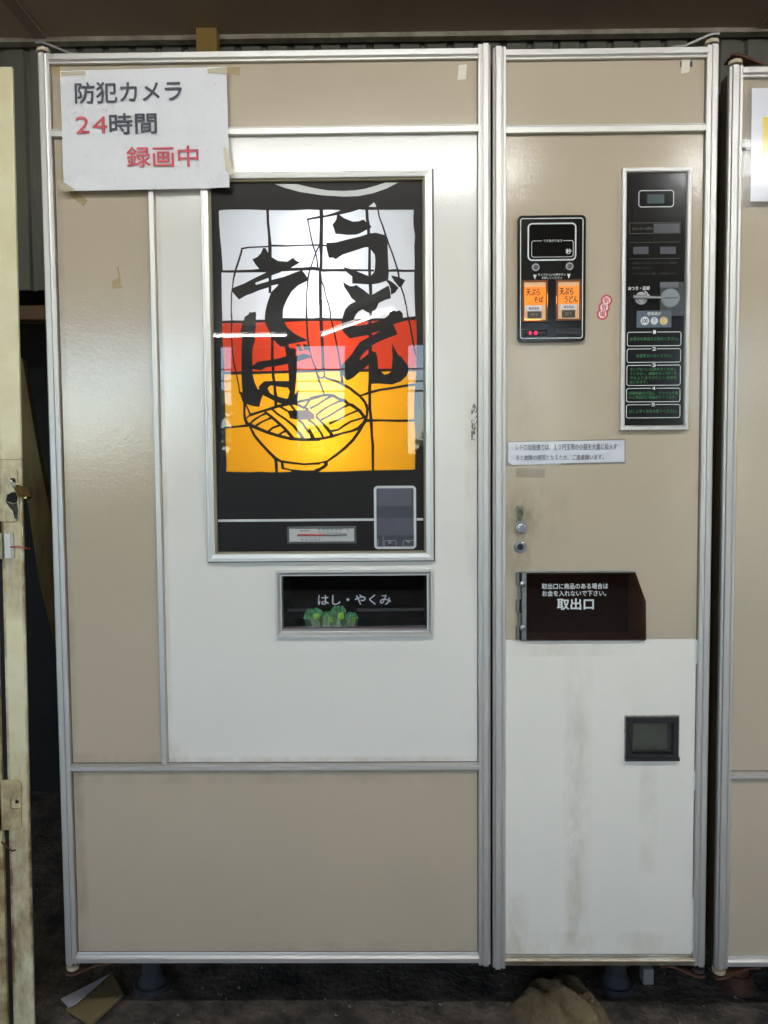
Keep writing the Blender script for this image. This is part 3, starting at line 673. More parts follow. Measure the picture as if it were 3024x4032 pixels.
for k, s_ in enumerate(('40', '30', '20', '10', '0')):
    xc_ = 715+k*29.6; r_ = rz(Zl, xc_-(6 if k == 4 else 12), 1348, xc_+(6 if k == 4 else 12), 1360, AY); tb.text(s_, r_[0], r_[1], r_[2], r_[3], AY-.0016, .02)
    r_ = rz(Zl, xc_-.8, 1331, xc_+.8, 1346, AY); tb.box(r_[0], r_[1], AY-.0016, AY-.0013, r_[2], r_[3])
r_ = rz(Zl, 697, 1285, 765, 1297, AY); tp.text('THERMOMETER', r_[0], r_[1], r_[2], r_[3], AY-.0016)
r_ = rz(Zl, 1020, 1280, 1040, 1300, AY); tp.text('℃', r_[0], r_[1], r_[2], r_[3], AY-.0016)
tp.build('scale_marks', mat('dark_marks', C(60,58,60), .6), thermo); tb.build('cold_scale_marks', mat('blue_marks', C(70,100,140), .6), thermo)
# glass over everything in the window
MB().box(gx0-.001, gx1+.001, .0048, .0052, gz0-.001, gz1+.001).build('glass', clearp, window)

# ---------------- chopstick slot
x0, x1, zz0, zz1 = slot
st = MB().rings(x0, x1, zz0, zz1, [(0,.0102),(0,.0010),(.0006,.0002),(.0034,.0002),(.0042,.0010),(.0082,.0060),(.0090,.0062),(.0104,.0062),(.0108,.012),(.0108,.030)])
chop = st.build('chopstick_tray', alu, VM); chop['label'] = 'framed dark recess for chopsticks and condiments'
si = (x0+.0106, x1-.0106, zz0+.0106, zz1-.0106)
rb = MB(); rb.add([(si[0],.012,si[2]),(si[1],.012,si[2]),(si[1],.012,si[3]),(si[0],.012,si[3]),(si[0],.13,si[2]),(si[1],.13,si[2]),(si[1],.13,si[3]),(si[0],.13,si[3])], [(4,5,6,7),(0,4,7,3),(1,2,6,5),(0,1,5,4),(3,7,6,2)])
rb.build('recess', mat('black_recess', C(6,6,7), .6, spec=.03), chop, recalc=False)
MB().box(si[0], si[1], .0118, .0138, si[2]+.0075, si[3]).build('pane', glass_mat('smoked_pane', (.92, .94, .92, 1), 0, 1.38), chop)
q0, q1 = z5(490, 325), z5(1150, 418); t_ = RW(q0[0], q0[1], q1[0], q1[1], .0115)
MB().text('はし・やくみ', t_[0], t_[1], t_[2], t_[3], .0114, .012).build('lettering', mat('grey_white_print', C(172,178,186), .5), chop)
MB().box(si[0]+.001, si[1]-.001, .010, .030, si[2]+.0008, si[2]+.0032).build('acrylic_lip', mat('lip', C(150,142,142), .15, spec=.6), chop)
MB().box(si[0]+.001, si[1]-.001, .0102, .0116, si[2]+.0032, si[2]+.0072).build('acrylic_edge', glass_mat('edge_acrylic', (.8, .75, .75, 1), .05, 1.5, .25, C(150,130,130)), chop)
darkbar = mat('dark_bar', C(74,72,74), .5)
for a_, b_ in ((212, 430), (845, 1450)):
    q0, q1 = z5(a_, 452), z5(b_, 474); t_ = RW(q0[0], q0[1], q1[0], q1[1], .09); MB().box(t_[0], t_[1], .088, .095, t_[2], t_[3]).build('inner_bar', darkbar, chop)

# ---------------- selector (buttons) plate
zs = zm(1980, 800, 3.19)
sel = RW(2038, 848, 2305.3, 1344, 0)
SY = -.0005
plate = MB().poly(rr_pts(sel[0], sel[1], sel[2], sel[3], .008), SY, th=.0105).build('selector_panel', blackgl, VM)
plate['label'] = 'black button panel with two orange lit selection buttons'
def sz(x0_, y0_, x1_, y1_): a_ = zs(x0_, y0_); b_ = zs(x1_, y1_); return RW(a_[0], a_[1], b_[0], b_[1], SY)
mb = MB(); rr_ring(mb, sel[0]+.0052, sel[1]-.0052, sel[2]+.0055, sel[3]-.0055, .004, .0016, SY-.0003)
r_ = sz(318, 258, 912, 715); rr_ring(mb, *r_, .007, .0026, SY-.0014)
r_ = sz(360, 474, 882, 678); gp = sz(490, 0, 758, 1); rr_ring(mb, *r_, .004, .0010, SY-.0014, gap=(gp[0], gp[1]))
r_ = sz(505, 457, 745, 490); mb.text('できあがりまで', *r_, SY-.0014, .01)
r_ = sz(790, 575, 858, 640); mb.text('秒', *r_, SY-.0014, .02)
r_ = sz(440, 882, 790, 914); mb.text('ランプのついた押ボタン', *r_, SY-.0004, .01)
r_ = sz(488, 922, 740, 954); mb.text('を押してください', *r_, SY-.0004, .01)
for tx_, ty_ in ((402, 900), (828, 888)):
    pts = [zs(tx_-22, ty_), zs(tx_+22, ty_), zs(tx_, ty_+60)]
    mb.poly([(X(*q, SY), Z(*q, SY)) for q in pts], SY-.0004)
mb.build('panel_print', lightprint, plate)
r_ = sz(322, 262, 908, 711); MB().poly(rr_pts(*r_, .007), SY-.0010, th=.0008).build('timer_window', mat('timer_glass', C(14,14,15), .08, spec=.5), plate)
for cx_, cy_ in ((407, 813), (832, 800)):
    c_ = P(*zs(cx_, cy_), SY)
    MB().disc(c_.x, c_.z, .0068, SY-.0040, SY, 24, 'y', .0072).annulus(c_.x, c_.z, .0045, .0068, SY-.0046, SY-.0039).build('lamp_bezel', chrome, plate, smooth=True)
    MB().disc(c_.x, c_.z, .0047, SY-.0048, SY-.0040, 20, 'y').build('lamp_lens', mat('grey_lens', C(104,104,104), .15), plate)
orange_on = mat('orange_lit', C(240,140,40), .25, emit=C(255,120,25), estr=.045)
orange_lo = mat('orange_lit_dim', C(235,150,60), .25, emit=C(255,135,40), estr=.03)
hot = emitter('button_lamp', C(255,160,70), .6)
for i, (bx, by, ex, ey) in enumerate(((240, 970, 560, 1495), (665, 965, 980, 1480))):
    o_ = sz(bx, by, ex, ey); on = i == 0
    bt = MB().rings(*o_, [(0,SY),(0,SY-.0030),(.0010,SY-.0036),(.0030,SY-.0036),(.0036,SY-.0030),(.0036,SY-.0012)]).build('button', mat('amber_rim', C(120,74,44), .25), plate)
    if on: bt['label'] = 'tempura soba button, brightly lit from behind'
    else: bt['label'] = 'tempura udon button, dimly lit'
    MB().box(o_[0]+.0034, o_[1]-.0034, SY-.0018, SY-.0004, o_[2]+.0034, o_[3]-.0034).build('button_back', mat('button_cream', C(205,178,140), .4, emit=C(255,170,90), estr=.016), bt)
    dx, dy = (0, 0) if on else (424, -9)
    r_ = sz(262+dx, 1053+dy, 538+dx, 1281+dy); MB().box(r_[0], r_[1], SY-.0022, SY-.0017, r_[2], r_[3]).build('menu_card', orange_on if on else orange_lo, bt)
    tm = MB(); ex_ = SY-.0025
    r_ = sz(290+dx*.988, 1078+dy, 462+dx*.988, 1165+dy); tm.text('天ぷら', *r_, ex_, .03)
    if on: r_ = sz(388, 1178, 505, 1250); tm.text('そば', *r_, ex_, .03)
    else: r_ = sz(770, 1168, 935, 1250); tm.text('うどん', *r_, ex_, .03)
    tm.build('menu_lettering', mat('brown_ink', C(52,34,22), .6), bt)
    r_ = sz(283, 1290, 487, 1360) if on else sz(718, 1275, 922, 1340)
    MB().box(r_[0], r_[1], SY-.0027, SY-.0022, r_[2], r_[3]).build('price_tag', mat('price_white', C(222,220,222), .5), bt)
    w_, h_ = r_[1]-r_[0], r_[3]-r_[2]
    MB().text('¥350', r_[0]+w_*.2, r_[1]-w_*.18, r_[2]+h_*.25, r_[3]-h_*.25, SY-.0029, .02).build('price', mat('price_ink', C(52,56,60), .6), bt)
    r_ = sz(305, 1362, 482, 1450) if on else sz(738, 1348, 903, 1440)
    MB().box(r_[0], r_[1], SY-.0028, SY-.0017, r_[2], r_[3]).build('push_plate', mat('push_plate', C(68,66,62), .35), bt)
    w_, h_ = r_[1]-r_[0], r_[3]-r_[2]
    MB().text('押す', r_[0]+w_*.22, r_[1]-w_*.22, r_[2]+h_*.25, r_[3]-h_*.25, SY-.0030).build('push_lettering', mat('push_ink', C(150,128,92), .6), bt)
    for q in (((545, 1140, 557, 1300), (258, 1470, 470, 1484)) if on else ((668, 1170, 678, 1270),)):
        r_ = sz(*q); MB().box(r_[0], r_[1], SY-.0034, SY-.0012, r_[2], r_[3]).build('side_lamp', hot, bt)
    MB().box(o_[0]+.0030, o_[1]-.0030, SY-.0046, SY-.0043, o_[2]+.0030, o_[3]-.0030).build('button_cover', clearp, bt)
for i, q in enumerate(((240, 1585, 558, 1670), (658, 1580, 978, 1665))):
    r_ = sz(*q); d_ = MB().rings(*r_, [(0,SY),(0,SY-.0012),(.0015,SY-.0014),(.0030,SY-.0002)]).build('counter_display', blackpl, plate)
    MB().box(r_[0]+.0026, r_[1]-.0026, SY-.0003, SY-.0001, r_[2]+.0026, r_[3]-.0026).build('display_glass', mat('display_red_black', C(30,20,24), .2) if i == 0 else mat('display_grey', C(44,44,46), .25), d_)
    if i == 0:
        nm = MB(); r_ = sz(333, 1615, 352, 1650); nm.text('1', *r_, SY-.0006, .05); r_ = sz(396, 1612, 430, 1650); nm.text('0', *r_, SY-.0006, .07)
        nm.build('red_digits', emitter('led_red', C(255,30,70), .35), d_)
# round red and white "new" sticker
stk = MB(); sti = MB(); stt = MB(); cs = [zs(1302, 1222), zs(1272, 1310), zs(1250, 1395)]
for k, (c_, ch) in enumerate(zip(cs, '新登場')):
    q = P(*c_, PY); stk.disc(q.x, q.z, .0103, PY-.0004-k*.00003, PY+.0005, 28)
    sti.disc(q.x, q.z, .0072, PY-.0006-k*.00003, PY-.0003, 26); stt.text(ch, q.x-.0050, q.x+.0050, q.z-.0054, q.z+.0054, PY-.0009, .02)
stick = stk.build('new_item_sticker', mat('sticker_red', C(196,56,76), .4), VM)
sti.build('sticker_white', mat('sticker_white', C(236,226,224), .4), stick); stt.build('sticker_lettering', mat('sticker_ink', C(196,60,80), .4), stick)

# ---------------- coin panel
zc = zm(2400, 640, 3.95); zd = zm(2400, 1180, 4.097)
cp = RW(2446.5, 660, 2716.4, 1693, 0)
fr = MB().rings(*cp, [(0,.0102),(0,-.0012),(.0005,-.0018),(.0052,-.0018),(.0058,-.0008),(.0064,-.0008),(.0070,-.0014),(.0088,.0020),(.0088,.006)])
coin = fr.build('coin_panel', alu, VM); coin['label'] = 'tall black coin panel in a bright aluminium frame'
CY = .0030
MB().box(cp[0]+.0085, cp[1]-.0085, CY, CY+.004, cp[2]+.0085, cp[3]-.0085).build('black_plate', blackgl, coin)
def cz(f, x0_, y0_, x1_, y1_): a_ = f(x0_, y0_); b_ = f(x1_, y1_); return RW(a_[0], a_[1], b_[0], b_[1], CY)
r_ = cz(zc, 455, 436, 995, 690); mb = MB(); rr_ring(mb, *r_, .005, .0015, CY-.0006); mb.build('amount_window_rim', lightprint, coin)
MB().poly(rr_pts(*r_, .005), CY-.0003).build('amount_window', mat('amount_window', C(24,26,28), .12), coin)
r_ = cz(zc, 585, 495, 850, 640); MB().box(r_[0], r_[1], CY-.0006, CY-.0002, r_[2], r_[3]).build('amount_screen', mat('amount_screen', C(52,70,72), .2), coin)
r_ = cz(zc, 685, 950, 1090, 1092); MB().box(r_[0], r_[1], CY-.0005, CY-.0001, r_[2], r_[3]).build('message_plate', mat('message_plate', C(70,70,74), .3), coin)
mb = MB()
r_ = cz(zc, 312, 938, 1103, 1103); rr_ring(mb, *r_, .0006, .0008, CY-.0006)
for y_ in (1240, 1495): r_ = cz(zc, 305, y_-3, 1100, y_+3); mb.box(r_[0], r_[1], CY-.0005, CY-.0001, r_[2], r_[3])
r_ = cz(zc, 350, 1005, 640, 1050); mb.text('お払い戻の金額', *r_, CY-.0005)
r_ = cz(zc, 655, 1005, 685, 1050); mb.poly([(r_[0], r_[2]), (r_[0], r_[3]), (r_[1], (r_[2]+r_[3])/2)], CY-.0007)
mb.build('dim_print', dimprint, coin)
mb = MB()
r_ = cz(zc, 350, 1540, 1050, 1582); mb.text('お金を入れて中ランプがついたら商品を', *r_, CY-.0005)
r_ = cz(zc, 355, 1622, 660, 1660); mb.text('お求めください。', *r_, CY-.0005)
r_ = cz(zc, 355, 1710, 1035, 1748); mb.text('ランプがつかない場合、つり銭切れです。', *r_, CY-.0005)
mb.build('faint_print', mat('faint_print', C(58,58,48), .6), coin)
unl = mat('unlit_lamp', C(64,62,72), .35)
for q in ((370, 1312, 605, 1424), (790, 1310, 1030, 1420)): r_ = cz(zc, *q); MB().box(r_[0], r_[1], CY-.0005, CY-.0001, r_[2], r_[3]).build('unlit_lamp', unl, coin)
# change lever
lc = P(*zc(480, 2120), CY)
kn = MB().disc(lc.x, lc.z, .0112, CY-.0055, CY, 30, 'y', .0125).disc(lc.x, lc.z, .0075, CY-.0085, CY-.0050, 24, 'y', .0085)
lever = kn.build('return_lever', chrome, coin, smooth=True)
l0, l1 = P(*zc(340, 2108), CY), P(*zc(775, 2126), CY)
MB().tube([(l0.x, CY-.010, l0.z), (lc.x, CY-.0115, lc.z+.001), (l1.x, CY-.0145, l1.z)], [.0034, .0032, .0023], 10).build('lever_bar', chrome, lever, smooth=True)
mb = MB()
r_ = cz(zc, 290, 1925, 620, 1985); mb.text('おつり・返却', *r_, CY-.0005, .02)
aw = [zc(*q) for q in ((545, 2000), (585, 2030), (600, 2060))]
mb.line([(X(*q, CY), Z(*q, CY), .0014) for q in aw], CY-.0005)
aw = [zc(*q) for q in ((575, 2065), (622, 2055), (610, 2095))]; mb.poly([(X(*q, CY), Z(*q, CY)) for q in aw], CY-.0006)
mb.build('lever_print', lightprint, coin)
# coin slot with clear plastic sheet taped over
sc = P(*zc(940, 2110), CY)
cs_ = MB().disc(sc.x, sc.z, .0145, CY-.0022, CY, 36, 'y', .0148).build('coin_slot', mat('slot_plate', C(168,170,172), .35, .8, bump=(300, .0004)), coin, smooth=True)
MB().annulus(sc.x, sc.z, .0145, .0168, CY-.0030, CY, 40).build('slot_ring', mat('slot_ring', C(150,150,150), .3, .6), cs_, smooth=True)
MB().box(sc.x-.0128, sc.x+.0128, CY-.0027, CY-.0021, sc.z-.0008, sc.z+.0008).build('slot_opening', void, cs_)
r_ = cz(zc, 785, 1862, 1068, 1945); MB().box(r_[0], r_[1], CY-.0008, CY-.0001, r_[2], r_[3]).build('slot_label', mat('slot_label', C(100,102,106), .35), coin)
c_a = P(*zc(784, 1860), -.001); c_b = P(*zd(1196, 262), -.001)
MB().poly(rr_pts(c_a.x, c_b.x+.001, c_b.z, c_a.z, .003), -.0026, th=.0003).build('clear_cover', clearfilm, coin)
# accepted coins sticker
r_ = cz(zd, 437, 178, 995, 450); cst = MB().box(r_[0], r_[1], CY-.0008, CY-.0001, r_[2], r_[3]).build('coin_sticker', mat('slate_sticker', C(92,104,116), .25, bump=(90, .0006, 4)), coin)
for cx_, rr_, cc, tx_ in ((567, 68, C(214,222,226), '100'), (720, 60, C(206,212,216), '50'), (870, 68, C(206,176,120), '10')):
    q = P(*zd(cx_, 343), CY); r2 = rr_/4.097/2190
    co_ = MB().disc(q.x, q.z, r2, CY-.0011, CY-.0007, 28).build('coin_picture', mat('coin_print', cc, .4), cst)
    if tx_ != '50': MB().text(tx_, q.x-r2*.62, q.x+r2*.62, q.z-r2*.5, q.z+r2*.5, CY-.0013, .03 if tx_ == '100' else 0).build('coin_value', mat('coin_ink', C(60,66,72) if tx_ == '100' else C(232,210,160), .5), cst)
    else: MB().annulus(q.x, q.z, r2*.22, r2*.34, CY-.0013, CY-.0011, 20).poly([(q.x-r2*.3, q.z+r2*.4), (q.x+r2*.3, q.z+r2*.4), (q.x+r2*.2, q.z+r2*.8), (q.x-r2*.2, q.z+r2*.8)], CY-.0013).build('coin_hole', mat('coin_grey', C(140,146,150), .5), cst)
r_ = cz(zd, 605, 200, 830, 255); MB().text('使用硬貨', *r_, CY-.0011, .015).build('sticker_title', lightprint, cst)
# numbered instruction boxes
ib = MB(); gt = MB()
boxes = [(287,520,1150,748,722),(282,790,1145,1013,718),(278,1055,1140,1385,715),(273,1427,1135,1650,708),(270,1690,1135,1908,705)]
for k, (a_, b_, c_, d_, n_) in enumerate(boxes):
    r_ = cz(zd, a_, b_+3, c_, d_-3); gp = cz(zd, n_-44, b_, n_+44, b_+4)
    ib = MB(); rr_ring(ib, *r_, .0036, .0013, CY-.0006, gap=(gp[0], gp[1]))
    q = cz(zd, n_-(22 if k == 0 else 30), b_-20, n_+(22 if k == 0 else 30), b_+26); ib.text(str(k+1), q[0], q[1], r_[3]-.0029, r_[3]+.0029, CY-.0007, .05)
    ib.build('instruction_frame', lightprint, coin)
rows = [(330,603,1110,660,'お求めの商品をお決めください。'),(432,873,1000,928,'お金をお入れください。'),
 (330,1100,1075,1150,'ランプのついた押ボタンを押し'),(330,1168,1075,1218,'てください。調理中ランプがつき'),(330,1235,1075,1285,'でき上りまでカウント表示を'),(325,1303,610,1352,'はじめます。'),
 (310,1480,1100,1532,'調理中表示が消え、チャイムが鳴'),(310,1545,1075,1597,'ると取出口に商品がでてきます。'),(315,1772,1095,1825,'はしとやくみをお取りください。')]
for a_, b_, c_, d_, s_ in rows: r_ = cz(zd, a_, b_, c_, d_); MB().text(s_, *r_, CY-.0006, .018).build('green_instruction', greenprint, coin)

# ---------------- handle, key lock
ko = zm(1960, 1700, 2.074)
hp = MB(); r_ = RW(*ko(150, 608), *ko(212, 745), PY); hp.poly(rr_pts(*r_, min(.0135, (r_[1]-r_[0])/2-.0005)), PY-.0006, th=.0004)
hnd = hp.build('door_latch', mat('latch_slot', C(112,108,78), .5, vary=(.9, .1), vscale=120, vcol=C(48,44,32)), VM)
mb = MB(); rr_ring(mb, *r_, .013, .0016, PY-.0010); mb.build('slot_rim', steel, hnd)
q = P(*ko(185, 780), PY)
MB().disc(q.x, q.z, .0095, PY-.014, PY, 30, 'y', .0104).disc(q.x, q.z, .0056, PY-.021, PY-.013, 24, 'y', .0074).build('latch_knob', chrome, hnd, smooth=True)
MB().annulus(q.x, q.z, .0095, .0112, PY-.003, PY, 32).build('knob_collar', steel, hnd, smooth=True)
q = P(*ko(180, 938), PY)
kl = MB().disc(q.x, q.z, .0118, PY-.0030, PY, 32, 'y', .0122).disc(q.x, q.z, .0085, PY-.0060, PY-.0028, 28, 'y', .0100).build('key_lock', chrome, VM, smooth=True)
MB().disc(q.x, q.z, .0060, PY-.0066, PY-.0058, 24).build('key_barrel', mat('dark_steel', C(84,84,86), .3, .9), kl)
MB().box(q.x-.0008, q.x+.0008, PY-.0070, PY-.0064, q.z-.0030, q.z+.0030).build('keyhole', void, kl)

# ---------------- serving hatch flap
FY = .004
def ff(x_, y_, d=FY): q = P(*ko(x_, y_), d); return (q.x, q.z)
fl = MB().poly([ff(*q) for q in ((190,1156),(1125,1150),(1140,1190),(1165,1262),(1210,1385),(1212,1690),(1205,1703),(1190,1708),(190,1702))], FY, th=.0028)
flap = fl.build('hatch_flap', brown_acr, VM); flap['label'] = 'brown tinted acrylic flap of the serving hatch'
hx = MB(); fo = flap_open
hx.add([(fo[0],.0162,fo[2]),(fo[1],.0162,fo[2]),(fo[1],.0162,fo[3]),(fo[0],.0162,fo[3]),(fo[0],.16,fo[2]),(fo[1],.16,fo[2]),(fo[1],.16,fo[3]),(fo[0],.16,fo[3])], [(4,5,6,7),(0,4,7,3),(1,2,6,5),(0,1,5,4),(3,7,6,2)])
hx.build('hatch_recess', mat('hatch_dark', C(30,27,30), .7), flap, recalc=False)
h0, h1 = ff(150, 1150), ff(232, 1700)
hg = MB().box(h0[0]+.0105, h1[0], FY-.0016, FY, h1[1], h0[1])
hg.build('hinge_leaf', steel, flap)
kb = MB(); zt, zb_ = h0[1], h1[1]; n_ = 5
for k in range(n_):
    a0, a1 = zt-(zt-zb_)*k/n_, zt-(zt-zb_)*(k+1)/n_+.0012
    MB().disc(h0[0]+(.0035 if k % 2 == 0 else .0062), FY+.001, .0036, a1, a0, 12, 'z').build('hinge_knuckle', steel, flap, smooth=True)
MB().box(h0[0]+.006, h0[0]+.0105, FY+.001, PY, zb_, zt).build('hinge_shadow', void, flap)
rv = MB()
for y_ in (1245, 1603): q = ff(203, y_); MB().disc(q[0], q[1], .0036, FY-.0034, FY-.0016, 16, 'y', .0058).build('rivet', steel, flap, smooth=True)
ft = MB()
for a_, b_, c_, d_, s_, bo in ((360,1238,900,1284,'取出口に商品のある場合は',.018),(363,1296,885,1342,'お金を入れないで下さい。',.018),(485,1362,782,1452,'取出口',.03)):
    (ax, az), (bx_, bz_) = ff(a_, d_), ff(c_, b_); xm = RW(*ko(a_, b_), *ko(c_, d_), FY); ft.text(s_, *xm, FY-.0002, bo)
ft.build('flap_lettering', mat('flap_print', C(206,212,210), .5), flap)
e0, e1 = ff(190, 1150), ff(1125, 1150)
MB().box(e0[0], e1[0], FY-.001, PY, e0[1]-.0004, e0[1]+.0016).box(e0[0], ff(1190, 1706)[0], FY-.0008, PY-.001, ff(300, 1704)[1]-.0016, ff(300, 1704)[1]-.0002).build('flap_trim', steel, flap)

# ---------------- coin return cup
crr = MB().rings(*coin_ret, [(-.0004,PY),(0,PY-.0060),(.0010,PY-.0068),(.0095,PY-.0068),(.0105,PY-.0058),(.0125,PY-.001),(.0125,.030)])
cup = crr.build('coin_return', blackpl, VM); cup['label'] = 'black plastic coin return cup in the white lower panel'
ri = (coin_ret[0]+.0124, coin_ret[1]-.0124, coin_ret[2]+.0124, coin_ret[3]-.0124)
MB().add([(ri[0],.012,ri[2]),(ri[1],.012,ri[2]),(ri[1],.012,ri[3]),(ri[0],.012,ri[3]),(ri[0],.05,ri[2]),(ri[1],.05,ri[2]),(ri[1],.05,ri[3]),(ri[0],.05,ri[3])], [(4,5,6,7),(0,4,7,3),(1,2,6,5),(0,1,5,4),(3,7,6,2)]).build('cup_inside', mat('cup_inside', C(140,138,122), .4), cup, recalc=False)
MB().box(ri[0], ri[1], .0085, .0100, ri[2]+.004, ri[3]).build('cup_door', glass_mat('cup_door', (.8, .82, .78, 1), .06, 1.5, .12, C(120,122,116)), cup)
MB().rail([(PY-.0068, 0), (PY-.0105, -.0015), (PY-.0105, -.0070), (PY-.001, -.0090), (PY-.001, 0)], coin_ret[0]-.001, coin_ret[1]+.001, coin_ret[2]+.0075).build('cup_lip', blackpl, cup)
mb = MB(); rr_ring(mb, coin_ret[0]-.0015, coin_ret[1]+.0015, coin_ret[2]-.0015, coin_ret[3]+.0015, .001, .0030, PY-.0010); mb.build('old_sealant', mat('sealant', C(212,208,192), .7, vary=(.8, .12), vscale=90, vcol=C(120,112,92)), cup)

# ---------------- small tape bits stuck on the machine
def quad(pts, d, mt, name, parent, th=.0002):
    return MB().poly([(X(x_, y_, d), Z(x_, y_, d)) for x_, y_ in pts], d, th=th).build(name, mt, parent)
wt = mat('white_tape', C(226,222,206), .45, vary=(.3, .2), vscale=60)
zq = zm(1000, 0, 1.508)
quad([zq(*q) for q in ((1216,386),(1265,381),(1258,470),(1209,474))], PY-.0003, wt, 'tape_patch', door_l)
zq = zm(2000, 0, 1.62)
quad([zq(*q) for q in ((1110,375),(1163,372),(1158,460),(1105,470))], PY-.0007, wt, 'tape_patch', door_r)
quad([zq(*q) for q in ((1099,392),(1177,390),(1177,426),(1099,428))], PY-.0003, mat('navy_label', C(44,40,58), .5), 'dark_label', door_r)
ytp = glass_mat('yellowed_tape', (.97, .94, .84, 1), .35, 1.4, .36, C(214,194,146))
zq = zm(0, 900, 1.58)
quad([zq(*q) for q in ((700,325),(728,312),(737,300),(728,240),(738,238),(750,300),(752,355),(768,360),(752,368),(700,373),(698,350))], PY-.0003, ytp, 'tape_residue', door_l)
zq = zm(1980, 800, 3.19)
g_ = zm(1960, 1700, 2.074)
quad([g_(*q) for q in ((150,296),(385,300),(385,378),(150,372))], PY-.0003, softfilm, 'tape_patch', door_r)
# scuffs on left door's right edge
sc_ = MB(); random.seed(9)
for k in range(46):
    y_ = 1585+random.random()*150; x_ = 1857+random.random()*22
    q = P(x_, y_, PY); s_ = .0006+random.random()*.0013
    sc_.poly([(q.x-s_, q.z-s_*2), (q.x+s_*.8, q.z-s_*1.2), (q.x+s_, q.z+s_*2.5), (q.x-s_*.5, q.z+s_*1.7)], PY-.0002-k*.00001)
sc_.build('scuff_marks', mat('grey_scuff', C(112,112,108), .7), door_l)['kind'] = 'stuff'

# ================================================================== paper notices
SG = root('paper_notice', (-.38, -.008, 1.6), 'large white paper sheet with black and red security camera writing taped to top left', 'paper sign')
cTL, cTR, cBR, cBL = [P(*q, -.006) for q in ((236,280), (891,263), (906,741), (253,753))]
def sheet(u, v, lift=0.0):
    a_ = cTL.lerp(cTR, u); b_ = cBL.lerp(cBR, u); q = b_.lerp(a_, v)
    n = noise.noise(Vector((u*3.1, v*2.3, 1.7)))*.0016+noise.noise(Vector((u*7, v*6, 4.2)))*.0007+max(0, .75-v)*noise.noise(Vector((u*5-v*6, v*3+u*4, 2.2)))*.0032
    curl = -.004*max(0, u-.85)*max(0, .4-v)*12
    return (q.x, -.0062-abs(n)*1.2+curl-lift, q.z)
sh = MB(); NU, NV = 60, 44
sh.add([sheet(i/NU, j/NV) for j in range(NV+1) for i in range(NU+1)], [(j*(NU+1)+i, j*(NU+1)+i+1, (j+1)*(NU+1)+i+1, (j+1)*(NU+1)+i) for j in range(NV) for i in range(NU)])
sh.build('paper_sheet', paper, SG, smooth=True, recalc=False)
# text areas in zoom coordinates of the sheet
zt = zm(0, 0, 1.659)
def uv(px, py):
    # invert the near-rectangle
    v = 1-(py-271-(px-236)*-.02)/480.0
    xl = 236+(1-v)*17; xr = 891+(1-v)*15
    return (px-xl)/(xr-xl), v
def stext(mb, body, x0_, y0_, x1_, y1_, bold):
    a_ = uv(*zt(x0_, y1_)); b_ = uv(*zt(x1_, y0_))
    mb.text(body, a_[0], b_[0], a_[1], b_[1], 0, bold, fn=lambda u, v: sheet(u, v, .0022))
mb = MB(); stext(mb, '防犯カメラ', 497, 518, 1188, 668, .018); stext(mb, '時間', 722, 730, 1024, 872, .018); mb.build('black_lettering', inkgrey, SG, recalc=False)
for ch, xa_, xb_ in (('2', 501, 587), ('4', 610, 702)):
    mb = MB(); stext(mb, ch, xa_, 752, xb_, 866, .003); mb.build('red_digit', inkred, SG, recalc=False)
mb = MB(); stext(mb, '録画中', 835, 946, 1296, 1092, .014); mb.build('red_lettering', inkred, SG, recalc=False)
random.seed(3); mb = MB()
for k in range(34):
    u, v = (random.random(), random.random()) if k > 12 else (.12+random.gauss(0, .02), .66+random.gauss(0, .012)) if k < 7 else (.27+random.gauss(0, .01), .67+random.gauss(0, .01))
    if not (.02 < u < .98 and .02 < v < .98): continue
    q = sheet(u, v, .0004); s_ = .0003+random.random()*.0005
    mb.disc(q[0], q[2], s_, q[1]-.0001, q[1], 7)
mb.build('specks', mat('speck', C(120,116,112), .8), SG)['kind'] = 'stuff'
def strip(pts, y, parent, m_=tape): quad([zt(*q) for q in pts], y, m_, 'tape', parent, .0002)
strip([(392,470),(560,464),(560,490),(400,492)], -.0098, SG); strip([(335,432),(392,430),(392,490),(336,492)], .0092, SG, ytp)
strip([(1352,448),(1478,440),(1478,482),(1360,476)], -.0100, SG); strip([(1480,440),(1568,436),(1566,488),(1480,482)], .0090, SG, ytp)
strip([(395,1170),(425,1195),(490,1240),(450,1250),(418,1252),(380,1215)], -.0100, SG); strip([(450,1255),(500,1252),(572,1310),(545,1345),(470,1290)], .0090, SG, ytp)
strip([(1462,960),(1486,965),(1530,1130),(1505,1145),(1475,1110)], -.0104, SG)

NS = root('notice_strip', (X(2200,1780), -.002, Z(2200,1780)), 'narrow laminated white strip with two lines of small black text above the latch', 'paper sign')
nz = zm(1960, 1700, 2.074)
quad([nz(*q) for q in ((85,88),(1035,68),(1035,245),(500,258),(120,271),(85,248))], PY-.0010, mat('laminated_paper', C(212,214,220), .12, bump=(60, .0012, 3), spec=.6), 'paper', NS, .0006)
quad([nz(*q) for q in ((66,80),(1042,58),(1042,262),(66,285))], PY-.0004, clearfilm, 'clear_tape', NS, .0002)
mb = MB()
for a_, b_, c_, d_, s_ in ((148,98,975,150,'レトロ自販機では、１０円玉等の小銭を大量に投入す'),(148,188,865,232,'ると故障の原因となるため、ご遠慮願います。')):
    (px0, py1), (px1, py0) = nz(a_, d_), nz(c_, b_); cxm, cym = (px0+px1)/2, (py0+py1)/2
    r_ = RW(px0, py0, px1, py1, PY-.002); sl_ = 0
    mb.text(s_, *r_, PY-.0020, .006)
mb.build('notice_lettering', mat('notice_ink', C(86,92,104), .7), NS)

